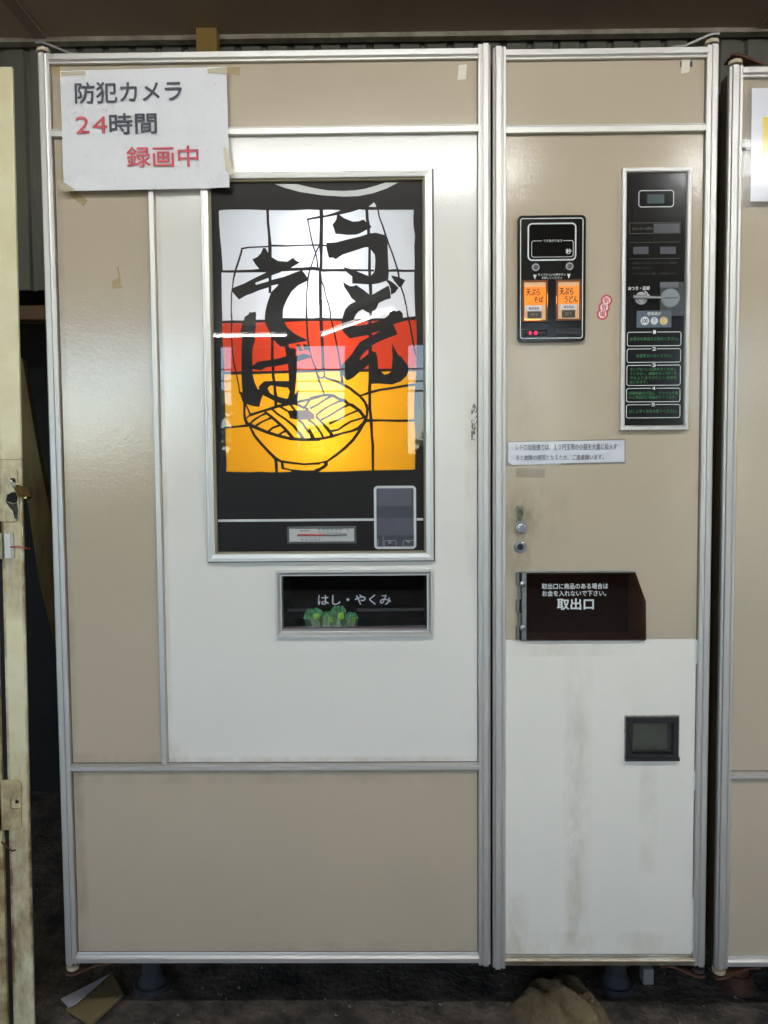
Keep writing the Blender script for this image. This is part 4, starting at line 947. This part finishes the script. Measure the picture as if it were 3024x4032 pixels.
# ================================================================== wrapped chopsticks in the tray
pk_g = mat('green_wrapper', C(128,200,142), .22, vary=(1, .10), vscale=110, vcol=C(44,124,74), bump=(160, .002, 4), spec=.7, stretch=(1.5, 1, .5))
film = glass_mat('wrapper_film', (.92, .98, .92, 1), .14, 1.5, .22, C(176,222,180), bump=(120, .003))
wood = mat('chopstick_wood', C(236,218,182), .6, vary=(.4, .2), vscale=40, stretch=(4, 4, .3))
lime = mat('lime_print', C(190,228,96), .35, vary=(1, .05), vscale=140, vcol=C(120,180,56), stretch=(1, 1, .25), bump=(120, .001))
pk = [((405,440,560,600),-.28,0,'leftmost wrapped chopstick packet, leaning left in dark tray'),((535,470,640,622),.02,1,'wrapped chopstick packet second from the left in dark tray'),
      ((612,420,742,622),0,1,'tallest wrapped chopstick packet at the middle of the dark tray'),((735,480,838,622),.10,0,'rightmost wrapped chopstick packet under the tray lettering')]
for i, ((a_, b_, c_, d_), tilt, front, lab) in enumerate(pk):
    dep = .026 if front else .036
    q = RW(*z5(a_, b_), *z5(c_, d_), dep)
    cx_, zb0, zt0, hw = (q[0]+q[1])/2, si[2]+.003, q[3], (q[1]-q[0])/2
    R_ = root('chopstick_packet', (cx_, dep, zb0), lab, 'chopsticks', 'wrapped chopsticks in the tray')
    def tl(x_, y_, z_): return (cx_+(x_*math.cos(tilt)+z_*math.sin(tilt)), dep+y_, zb0+(-x_*math.sin(tilt)+z_*math.cos(tilt)))
    H_ = zt0-zb0
    for s_ in (-1, 1):
        mb = MB(); w_ = .0038; ox = s_*.0041-(.35 if front else .1)*hw
        zz = H_*(.72 if front else .55)
        mb.hexa([tl(ox-w_,-.004,0), tl(ox+w_,-.004,0), tl(ox+w_*.9,-.003,zz), tl(ox-w_*.9,-.003,zz)], [tl(ox-w_,.001,0), tl(ox+w_,.001,0), tl(ox+w_*.9,.001,zz), tl(ox-w_*.9,.001,zz)])
        mb.build('chopstick', wood, R_, bevel=.0006)
    NX, NZ = 26, 30; vs = []
    for j in range(NZ+1):
        for k in range(NX+1):
            u, v = k/NX*2-1, j/NZ
            wdt = hw*1.2*(1+.08*noise.noise(Vector((v*5, i*2.2, u*.5))))*(1 if v < .62 else 1-.5*((v-.62)/.38)**1.6)
            pleat = math.sin(u*13+i*2+4*noise.noise(Vector((v*3, i, 0))))*.0011*(.35+v)
            yy = -.0065-.003*(1-u*u)+pleat+noise.noise(Vector((u*4, v*6, i*3.3)))*.0032
            vs.append(tl(u*wdt, yy, v*H_*(1+.07*noise.noise(Vector((u*3, i*5.1, 1))))))
    fs = [(j*(NX+1)+k, j*(NX+1)+k+1, (j+1)*(NX+1)+k+1, (j+1)*(NX+1)+k) for j in range(NZ) for k in range(NX)]
    def wrap_top(f):
        j, k = divmod(f[0], NX+1); u = k/NX*2-1
        return j/NZ > (.70 if front else .52)+.07*math.sin(u*5+i)
    top = [f for f in fs if wrap_top(f)]; bot = [f for f in fs if not wrap_top(f)]
    MB().add(vs, top).build('wrapper_top', pk_g, R_, smooth=True, recalc=False)
    MB().add(vs, bot).build('wrapper_film', film, R_, smooth=True, recalc=False)
    cxs = hw*.34; mb = MB(); vs2 = [tl(cxs, -.0142, H_*.54)]; n2 = 22
    for ring, rr in ((1, .55), (2, 1)):
        for k in range(n2):
            a_ = 2*math.pi*k/n2; cu, cv = math.cos(a_), math.sin(a_)
            pu, pv = math.copysign(abs(cu)**.55, cu), math.copysign(abs(cv)**.55, cv)
            vs2.append(tl(cxs+pu*hw*.42*rr*(1+.06*math.sin(3*a_+i)), -.0142+(.0006 if ring == 1 else .0030), H_*(.54+pv*.17*rr)))
    fs2 = [(0, 1+k, 1+(k+1) % n2) for k in range(n2)]+[(1+k, 1+n2+k, 1+n2+(k+1) % n2, 1+(k+1) % n2) for k in range(n2)]
    mb.add(vs2, fs2); mb.build('seasoning_sachet', lime, R_, smooth=True)

# ================================================================== neighbouring machine on the right
NX0 = X(2860, 2000)
NM = root('vending_machine', (1.0, .30, 0), 'beige vending machine on the right edge, cut off, with a white and yellow poster', 'vending machine')
nxa = (X(2891, 254)+X(2827.7, 3800))/2
n_top, n_bot = Z(2900, 253), Z(2838, 3818)
gl_brown = mat('glossy_brown_side', C(84,72,50), .16, vary=(.4, .2), vscale=4, vcol=C(58,50,36))
dgb = gl_brown
dn = MB().box(nxa-.0040, nxa+.80, .016, .045, n_bot+.01, n_top-.01).build('door', dgb, NM)
MB().post(post_prof, n_bot, n_top, nxa, 1).build('frame_post', alu, dn)
MB().post(post_prof, n_bot, n_top, nxa+.804, -1).build('frame_post', alu, dn)
ni, no = nxa+.0187, nxa+.804-.0187
nT, nM, nK, nB = Z(2960, 285), Z(2960, 580), Z(2960, 3051), Z(2960, 3790)
MB().rail(top_prof, ni-.001, no+.001, nT).build('top_rail', alu_h, dn)
MB().rail(mid_prof, ni-.001, no+.001, nM).build('middle_rail', alu_h, dn)
MB().rail(low_prof, ni-.001, no+.001, nK).build('lower_rail', alu_h, dn)
MB().rail(bot_prof, ni-.001, no+.001, nB).build('bottom_rail', alu_h, dn)
MB().box(ni+g, no-g, PY, .016, nM+.0154, nT-.0068).build('upper_panel', beige, dn)
MB().box(ni+g, no-g, PY, .016, nK+.0048, nM-.0006).build('middle_panel', beige, dn)
MB().box(ni+g, no-g, PY, .016, nB+.0084, nK-.0119).build('lower_panel', beige, dn)
MB().box(nxa-.001, nxa+.80, .048, .50, .165, n_top-.02).build('cabinet', gl_brown, NM, bevel=.006)
MB().box(nxa-.0030, nxa+.006, .0451, .0478, n_bot+.02, n_top-.012).build('door_seal', blackpl, NM)
bracket(2901, 250, True, 1, rust, nylon, dn)
bracket(2836, 3822, False, 1, rust, nylon, dn)
for lx in (nxa+.10, nxa+.70):
    MB().disc(lx, .14, .021, .030, .165, 16, 'z').disc(lx, .14, .038, .001, .030, 16, 'z', .025).build('leg', rust, NM, smooth=True)
PO = root('poster', (1.0, -.006, 1.5), 'white laminated poster with a yellow block on the right hand machine', 'poster')
pz = zm(2780, 200, 2.766)
def pp(x_, y_, d): q = P(*pz(x_, y_), d); return (q.x, q.z)
w1 = .30
pa, pb = pp(500, 408, -.003), pp(482, 1642, -.003)
xl_ = (pa[0]+pb[0])/2
MB().poly([(pa[0], pa[1]), (xl_+w1, pa[1]), (xl_+w1, pb[1]), (pb[0], pb[1])], -.0034, th=.0005).build('poster_sheet', mat('laminated_white', C(222,223,230), .14, bump=(30, .0006, 3), spec=.6), PO)
ya, yb_ = pp(620, 718, -.004), pp(615, 1236, -.004)
MB().poly([(ya[0], ya[1]), (xl_+w1-.03, ya[1]), (xl_+w1-.03, yb_[1]), (yb_[0], yb_[1])], -.0037).build('yellow_block', mat('poster_yellow', C(222,196,40), .14, bump=(30, .0006, 3), spec=.6), PO)
MB().poly([(xl_-.014, pb[1]-.010), (xl_+w1+.01, pb[1]-.010), (xl_+w1+.01, pa[1]+.04), (xl_-.006, pa[1]+.04)], -.0030, th=.0002).build('clear_cover', softfilm, PO)

# ================================================================== steel gate frame with lock plates, left
gate_m = mat('cream_painted_steel', C(238,232,196), .4, vary=(.5, .14), vscale=9, vcol=C(206,186,132), bump=(40, .0012, 5))
gate_r = mat('rusty_cream_steel', C(214,198,150), .6, vary=(.9, .10), vscale=22, vcol=C(116,84,48), bump=(90, .0014, 6))
GY = -.010
GT = root('steel_gate', (-.66, 0, 0), 'cream painted rusty steel gate post with lock plates at the left edge', 'gate')
def gx(px, py): return X(px, py, GY)
gxr = (gx(61, 900)+gx(108, 3000))/2
gate_w = .040
gtop = Z(30, 263, GY)
zup = Z(60, 1810, GY)
stain(gate_m, [(gxr-.03-(-.66), .06, -.3, .60, .95), (gxr-.001-(-.66), .004, .0, 1.2, .8), (gxr-.02-(-.66), .04, .80, 1.14, .9), (gxr-.038-(-.66), .004, .0, 1.2, .8)], C(122,92,48))
mb = MB(); mb.box(gxr-gate_w, gxr, GY, GY+.006, -.0, zup); mb.build('stile', gate_m, GT, bevel=.0015)
mb = MB(); mb.box(gxr-.075, gxr+.0005, GY-.0012, GY+.006, zup, gtop); mb.build('upper_stile', gate_m, GT, bevel=.0015)
MB().box(gxr-.20, gxr-gate_w-.0095, GY-.004, GY+.03, 0, zup-.0).build('outer_stile', gate_r, GT, bevel=.0015)
MB().box(gxr-gate_w-.0094, gxr-gate_w-.0002, GY+.0035, GY+.005, 0, zup).build('gap_strip', void, GT)
zg = zm(0, 1780, 4.42)
def gp_(zf, x_, y_, d): q = P(*zf(x_, y_), d); return (q.x, q.z)
LY = GY-.004
pl = [gp_(zg, *q, LY) for q in ((-330,290),(255,295),(278,330),(285,600),(310,760),(312,1150),(255,1205),(-330,1212))]
hl = [gp_(zg, *q, LY) for q in ((105,745),(190,700),(262,700),(300,780),(285,870),(215,900),(130,870),(85,860))]
hs = [gp_(zg, *q, LY) for q in ((172,465),(205,442),(240,465),(262,520),(250,545),(215,520),(185,500))]
lp = MB().poly(pl, LY, holes=[hl, hs], th=.0032).build('lock_plate', gate_m, GT); lp['label'] = 'upper lock plate with a burnt hole'
MB().poly([gp_(zg, *q, LY) for q in ((95,700),(310,690),(315,905),(75,900))], LY+.0034, th=.0003).build('hole_shadow', void, GT)
MB().poly([gp_(zg, *q, LY) for q in ((165,440),(265,440),(268,548),(180,548))], LY+.0034, th=.0003).build('hole_shadow', void, GT)
MB().poly([gp_(zg, *q, LY) for q in ((80,860),(130,875),(215,905),(285,875),(305,1000),(298,1180),(240,1150),(215,1030),(150,960))], LY-.0002).build('scorch_mark', mat('scorched_steel', C(76,68,62), .7, vary=(.8, .1), vscale=160, vcol=C(40,36,34)), GT)
zg2 = zm(0, 2980, 4.425)
pl = [gp_(zg2, *q, LY) for q in ((-160,418),(330,412),(385,440),(412,520),(415,1220),(385,1270),(320,1278),(-160,1282))]
hl = [gp_(zg2, *q, LY) for q in ((225,730),(260,715),(395,690),(400,900),(260,915),(215,890))]
lp = MB().poly(pl, LY, holes=[hl], th=.0032).build('lock_plate', gate_r, GT); lp['label'] = 'lower rusty lock plate with a square hole'
q = gp_(zg2, 318, 800, LY); MB().disc(q[0], q[1], .004, LY+.004, LY+.010, 14).annulus(q[0], q[1], .004, .008, LY+.006, LY+.009, 16).build('inner_bolt', rust, GT)
q = gp_(zg2, 370, 1000, LY)
GT.rotation_euler.y = .0102; GT.location.x -= .0092        # the post stands slightly out of plumb
# white tag with red wire
zt0 = [gp_(zg, *q, GY-.006) for q in ((65,1415),(218,1408),(240,1850),(80,1855))]
TG = MB().poly(zt0, GY-.006, th=.006).build('wire_tag', mat('tag_grey', C(190,188,176), .5, vary=(.3, .2), vscale=60), None)
tag(TG, 'small grey white plastic tag on the gate post under the padlock', 'tag')
tw = [gp_(zg, *q, GY-.0075) for q in ((68,1425),(165,1422),(182,1840),(85,1845))]
MB().poly(tw, GY-.0068, th=.0006).build('tag_face', mat('tag_white', C(214,216,214), .4), TG)
tw = [gp_(zg, *q, GY-.006) for q in ((-60,1410),(40,1412),(45,1858),(-60,1858))]
MB().poly(tw, GY-.007, th=.010).build('tag_clip', mat('tag_green', C(150,148,112), .5), TG)
a_, b_, c_ = gp_(zg, 212, 1645, GY), gp_(zg, 330, 1640, GY), gp_(zg, 445, 1670, GY)
MB().tube([(a_[0], GY-.0075, a_[1]), (b_[0], GY-.004, b_[1]), (c_[0], GY-.001, c_[1]), (c_[0]+.002, GY+.012, c_[1]-.003)], .0013, 8).build('red_wire', mat('red_wire', C(176,72,58), .5), TG, smooth=True)
# padlock
PK = root('padlock', (gp_(zg, 300, 600, LY)[0], LY-.01, gp_(zg, 300, 600, LY)[1]), 'old brass padlock hanging tilted from the upper plate of the gate', 'padlock')
brass = mat('old_brass', C(150,124,70), .34, .9, vary=(.7, .12), vscale=60, vcol=C(84,68,40))
def lk(x_, y_, d): q = P(*zg(x_, y_), d); return Vector((q.x, q.y, q.z))
A_, B_, C_, D_ = lk(212, 590, LY-.012), lk(268, 556, LY-.026), lk(368, 735, LY-.026), lk(324, 786, LY-.012)
WD = lk(470, 610, LY-.004)-B_
MB().hexa([A_, B_, C_, D_], [A_+WD, B_+WD, C_+WD, D_+WD]).build('padlock_body', brass, PK, bevel=.0012)
sq = lk(240, 575, LY-.019)
MB().tube([tuple(sq+Vector((.003, 0, -.004))), tuple(sq+Vector((-.004, -.001, .008))), tuple(lk(205, 480, LY-.008)), tuple(lk(200, 462, LY+.002)), tuple(lk(235, 500, LY+.010)), tuple(lk(330, 585, LY+.004))], .0024, 10).build('shackle', steel, PK, smooth=True)
kq = (D_+C_)*.5+WD*.55; MB().disc(kq.x, kq.z, .0022, kq.y-.0035, kq.y+.002, 14).build('keyhole', mat('bright_brass', C(214,196,120), .25, 1), PK)
# loose wire below
wr = [gp_(zg2, *q, 0.01) for q in ((150,1360),(230,1440),(330,1520),(480,1580),(500,1440),(600,1580),(700,1760),(750,1960),(755,2200),(790,2400))]
WI = MB().tube([(a, (LY-.003 if i < 3 else .0+.02*(i-2)), b) for i, (a, b) in enumerate(wr)], .0016, 8).build('rusty_wire', rust, None, smooth=True)
tag(WI, 'thin rusty wire hanging beside the lower lock plate', 'wire')
# leaning board behind the gate
BD_Y = .28
bp = [P(*q, BD_Y) for q in ((60, 1412), (88, 1412), (139, 1723), (209, 2083), (330, 2700), (270, 2760), (155, 2300), (112, 2001), (64, 1760))]
WB = MB().poly([(a.x, a.z) for a in bp], BD_Y, th=.02).build('wooden_board', mat('old_board', C(122,106,60), .7, vary=(.8, .12), vscale=10, vcol=C(78,62,36), stretch=(3, 1, .5), bump=(60, .001, 5)), None)
tag(WB, 'dark weathered wooden board leaning in the gap between gate and machine', 'board')

# ================================================================== setting
WY = .62
CEIL = Z(1500, 140, WY-.02)
wallm = mat('dark_corrugated_sheet', C(106,106,94), .5, vary=(.5, .15), vscale=4, vcol=C(88,84,72))
wz0 = Z(100, 1143, WY)
mb = MB(); pitch = .068; x_ = -2.6; prof = []
while x_ < 2.6:
    prof += [(x_, WY), (x_+.048, WY), (x_+.053, WY+.010), (x_+.063, WY+.010)]; x_ += pitch
vs = [(a, b, wz0) for a, b in prof]+[(a, b, CEIL+.02) for a, b in prof]; n_ = len(prof)
mb.add(vs, [(i, i+1, i+1+n_, i+n_) for i in range(n_-1)])
struct(mb.build('wall', wallm, None))
bmz = Z(100, 1204, WY), Z(100, 1262, WY)
struct(MB().box(-2.6, 2.6, WY-.01, WY+.05, bmz[1], bmz[0]).build('wall_beam', mat('brown_beam', C(104,74,48), .6, vary=(.6, .15), vscale=8), None, bevel=.003))
for x_a in (-2.62, 2.6): struct(MB().box(x_a, x_a+.02, WY, WY+.5, -.01, 2.4).build('back_light_stop', wallm, None))  # unseen end walls added to stop daylight leaking in behind
for x_a, nm in ((-3.46, 'added_wall_left'), (3.40, 'added_wall_right')): struct(MB().box(x_a, x_a+.06, -5.45, WY+.5, -.01, CEIL+.05).build(nm, wallm, None))  # unseen side walls added to cut the sky light under the canopy
struct(MB().box(-3.4, 3.4, WY-.03, WY+.55, CEIL+.021, CEIL+.06).build('back_roof', wallm, None))
struct(MB().box(-2.6, 2.6, WY+.5, WY+.52, -.01, 2.4).build('back_wall', mat('dark_wall', C(22,22,21), .8), None))
soff = mat('painted_soffit', C(176,158,132), .5, vary=(.5, .15), vscale=2.5, vcol=C(140,124,102), stretch=(1, .4, 1), bump=(30, .0006, 4))
cl = struct(MB().box(-3.4, 3.4, -5.45, WY-.03, CEIL, CEIL+.05).build('ceiling', soff, None))
a_ = P(163, 150, WY-.03)
mb = MB()
for k in (-2, -1, 0, 1, 2):
    jx = a_.x+k*1.82
    mb.box(jx-.016, jx+.016, -5.44, WY-.031, CEIL-.006, CEIL-.0005)
mb.build('joint_strip', mat('soffit_strip', C(146,132,112), .5), cl)
MB().box(-3.4, 3.4, WY-.036, WY-.012, CEIL-.012, CEIL-.0005).build('edge_trim', mat('trim', C(178,172,150), .5, vary=(.8, .12), vscale=14, vcol=C(96,88,70), stretch=(1, 1, 1)), cl)
q0, q1 = P(775, 145, .56), P(858, 200, .56)
WP = MB().box(q0.x, q1.x, .55, .585, -.0, CEIL-.001).build('wooden_post', mat('yellow_wood', C(150,118,52), .6, vary=(.5, .15), vscale=12, stretch=(6, 6, .6)), None, bevel=.002)
tag(WP, 'yellow brown timber post showing above the machine in front of the dark wall', 'post')

gm = mat('concrete_floor', C(108,98,88), .9, vary=(1, .07), vscale=11, vcol=C(50,47,43), bump=(60, .008, 9))
struct(MB().add([(-60,-60,0),(60,-60,0),(60,20,0),(-60,20,0)], [(0,1,2,3)]).build('ground', gm, None))

struct(MB().box(-3.38, 3.38, -5.40, -.55, .0, .004).build('bounce_slab', mat('bounce_concrete', C(196,190,178), .8, vary=(.6, .15), vscale=3, vcol=C(168,160,148)), None))  # pale slab added to bounce lamp light onto the lower machine
# things on the floor under the machine
def fl_pt(px, py, z_=0.0):
    v = fwd + RIGHT*((px-W0/2)/F0) + UP*((H0/2-py)/F0); t = (z_-CAM.z)/v.z; return CAM+v*t
c4 = [fl_pt(*q, .012) for q in ((260, 3966), (440, 3826), (486, 3912), (358, 4029))]
KB = MB().hexa(c4, [c-Vector((0, 0, .008)) for c in c4]).build('plywood_offcut', mat('tan_board', C(132,116,80), .7, vary=(.5, .15), vscale=12), None, bevel=.001)
tag(KB, 'tan wooden offcut lying on the floor under the left corner', 'board')
c4 = [fl_pt(*q, .022) for q in ((240, 3932), (430, 3836), (300, 3950), (270, 3964))]
KP = MB().hexa(c4, [c-Vector((0, 0, .002)) for c in c4]).build('card_piece', mat('grey_card', C(176,172,180), .7), None)
tag(KP, 'pale grey card piece lying on the tan offcut', 'card')
rg = MB(); NR = 60; vs = []
ra, rb_ = fl_pt(2010, 3960), fl_pt(2425, 4040)
cxr, cyr = (ra.x+rb_.x)/2, ra.y-.020
for j in range(NR+1):
    for i in range(NR+1):
        u, v = i/NR*2.4-1.2, j/NR*2.4-1.2
        ang = math.atan2(v, u); rad = math.hypot(u, v)/(1+.22*noise.noise(Vector((math.cos(ang)*1.3, math.sin(ang)*1.3, 6.1))))
        ridge = 1-abs(noise.noise(Vector((u*1.5+v*1.1, v*.9-u*.5, 8.8))))*2.4
        n = noise.noise(Vector((u*2.6, v*2.6, 3.3)))
        z_ = .030*max(0, 1-rad**4)+(.034*ridge+.012*n)*max(0, 1-rad*rad) if rad < 1 else -.004
        if rad < 1: z_ = max(z_, .004)
        vs.append((cxr+u*.098, cyr+v*.085, z_+.0016*noise.noise(Vector((u*26, v*26, 2)))))
rg.add(vs, [(j*(NR+1)+i, j*(NR+1)+i+1, (j+1)*(NR+1)+i+1, (j+1)*(NR+1)+i) for j in range(NR) for i in range(NR)])
RG = rg.build('floor_cloth', mat('tan_towel', C(128,112,82), .95, vary=(.8, .12), vscale=16, vcol=C(66,56,38), bump=(240, .004, 6)), None, smooth=True, recalc=False)
tag(RG, 'crumpled dirty tan cloth on the floor under the right door', 'cloth')
q = fl_pt(2568, 3905)
WBK = MB().box(q.x-.012, q.x+.010, q.y+.02, q.y+.045, 0, .034).build('plastic_bit', mat('dirty_white', C(146,140,130), .7), None, bevel=.002)
tag(WBK, 'small dirty white plastic piece on the floor beside the grey leg', 'plastic piece')
random.seed(12); db = MB()
for k in range(260):
    x_ = random.uniform(-.75, 1.1); y_ = random.uniform(-.15, .5); s_ = random.uniform(.0008, .0035)
    db.add([(x_-s_, y_, 0), (x_+s_, y_-s_, 0), (x_+s_*.3, y_+s_, 0), (x_, y_, s_*1.3)], [(0,1,3), (1,2,3), (2,0,3)])
db = db.build('floor_debris', mat('grit', C(140,134,122), .9), None); db['kind'] = 'stuff'

# ================================================================== behind the viewer: what the glass mirrors and what lights the place
tube_m = emitter('fluorescent', (.97, .985, 1, 1), TUBE)
fixw = mat('lamp_housing', C(225,225,220), .5)
def batten(cx_, cy_, ln, ang, label, rad=.013):
    R_ = root('ceiling_lamp', (cx_, cy_, CEIL), label, 'lamp', 'fluorescent lamps under the canopy')
    hs_ = MB().box(-ln/2-.03, ln/2+.03, -.035, .035, -.040, -.001); tb_ = MB().disc(0, -.058, rad, -ln/2, ln/2, 12, 'x')
    cps = MB().box(-ln/2-.022, -ln/2, -.018, .018, -.078, -.0402).box(ln/2, ln/2+.022, -.018, .018, -.078, -.0402)
    for mb_, nm, mt in ((hs_, 'housing', fixw), (tb_, 'tube', tube_m), (cps, 'end_caps', fixw)):
        me_ = bpy.data.meshes.new(nm); me_.from_pydata(mb_.v, [], mb_.f); me_.materials.append(mt)
        o = bpy.data.objects.new(nm, me_); COL.objects.link(o); o.parent = R_
        bm = bmesh.new(); bm.from_mesh(me_); bmesh.ops.recalc_face_normals(bm, faces=bm.faces); bm.to_mesh(me_); bm.free()
    R_.rotation_euler.z = ang
batten(-.12, -1.32, 1.18, 0, 'long fluorescent ceiling lamp over the front of the machine')
batten(1.62, -1.32, 1.18, 0, 'long fluorescent ceiling lamp over the right hand machine')
batten(-1.075, -4.56, .58, 0, 'short fluorescent ceiling lamp near the canopy edge', .009)
batten(-.225, -4.08, 1.10, math.atan2(.96, .57), 'skewed fluorescent ceiling lamp further out under the canopy', .008)
screen = mat('dark_screen', C(70,66,60), .7)
GB = 'added dark screens shaping reflections and daylight'  # unseen screens added to block daylight and shape the mirrored sky
for x_a, x_b, lab in ((-1.75, -1.52, 'narrowest added dark screen at the canopy edge, left'), (-1.43, -.84, 'second added dark screen from the left at the canopy edge'), (-.42, .15, 'middle added dark screen at the canopy edge'),
                      (.31, 1.08, 'fourth added dark screen from the left at the canopy edge'), (1.42, 2.75, 'rightmost added dark screen at the canopy edge')):
    o = MB().hexa([(x_a,-5.50,0),(x_b,-5.50,0),(x_b+.02,-5.50,CEIL-.0005),(x_a+.03,-5.50,CEIL-.0005)], [(x_a,-5.46,0),(x_b,-5.46,0),(x_b+.02,-5.46,CEIL-.0005),(x_a+.03,-5.46,CEIL-.0005)]).build('daylight_screen', screen, None); tag(o, lab, 'board', GB)
o = MB().box(-3.4, 2.8, -5.60, -5.56, 0, 1.22).build('low_light_barrier', screen, None); tag(o, 'added low dark barrier just outside the canopy edge', 'barrier')  # unseen barrier added to keep the bright ground out of the reflections
for x_a in (-3.3, 3.2):
    o = MB().box(x_a, x_a+.1, -5.44, -5.34, .0, CEIL-.001).build('canopy_post', steel, None); tag(o, 'left steel post of the canopy' if x_a < 0 else 'right steel post of the canopy', 'post')
for k, (za, zb2) in enumerate(((2.72, 2.60), (2.98, 2.80), (3.22, 3.12))):
    o = MB().tube([(-14+t_*2, -13-k*.4, za+(zb2-za)*t_/14-.12*math.sin(math.pi*t_/14)) for t_ in range(15)], .016, 6).build('overhead_cable', void, None)
    tag(o, ('lowest', 'middle', 'highest')[k]+' of three black overhead cables across the yard', 'cable', 'overhead cables across the yard')
treem = mat('far_foliage', C(70,92,48), .8, vary=(.9, .15), vscale=1.2, vcol=C(34,50,24))
random.seed(5)
for k, (tx_, ty_, th_) in enumerate(((-9, -34, 5.0), (-2.5, -38, 3.6), (3, -30, 3.0), (9, -33, 6.2), (16, -36, 5.5))):
    R_ = root('tree', (tx_, ty_, 0), ('low', 'distant', 'small', 'tall', 'far right')[k]+' leafy tree across the yard behind the viewer', 'tree', 'trees across the yard')
    MB().tube([(tx_, ty_, 0), (tx_+.1, ty_, th_*.5), (tx_, ty_, th_*.8)], [.22, .16, .06], 8).build('trunk', rust, R_, smooth=True)
    cm = MB()
    for j in range(420):
        a = Vector((random.gauss(0, 1), random.gauss(0, 1), random.gauss(0, 1))).normalized()*random.uniform(.5, 1.05)
        c = Vector((tx_+a.x*th_*.62, ty_+a.y*th_*.5, th_*.62+a.z*th_*.36)); s_ = random.uniform(.18, .4)
        u = Vector((random.gauss(0, 1), random.gauss(0, 1), random.gauss(0, 1))).normalized(); v = u.cross(Vector((.3, .5, .8))).normalized()
        cm.add([c-u*s_, c+v*s_, c+u*s_, c-v*s_], [(0,1,2,3)])
    cm.build('crown', treem, R_, recalc=False)
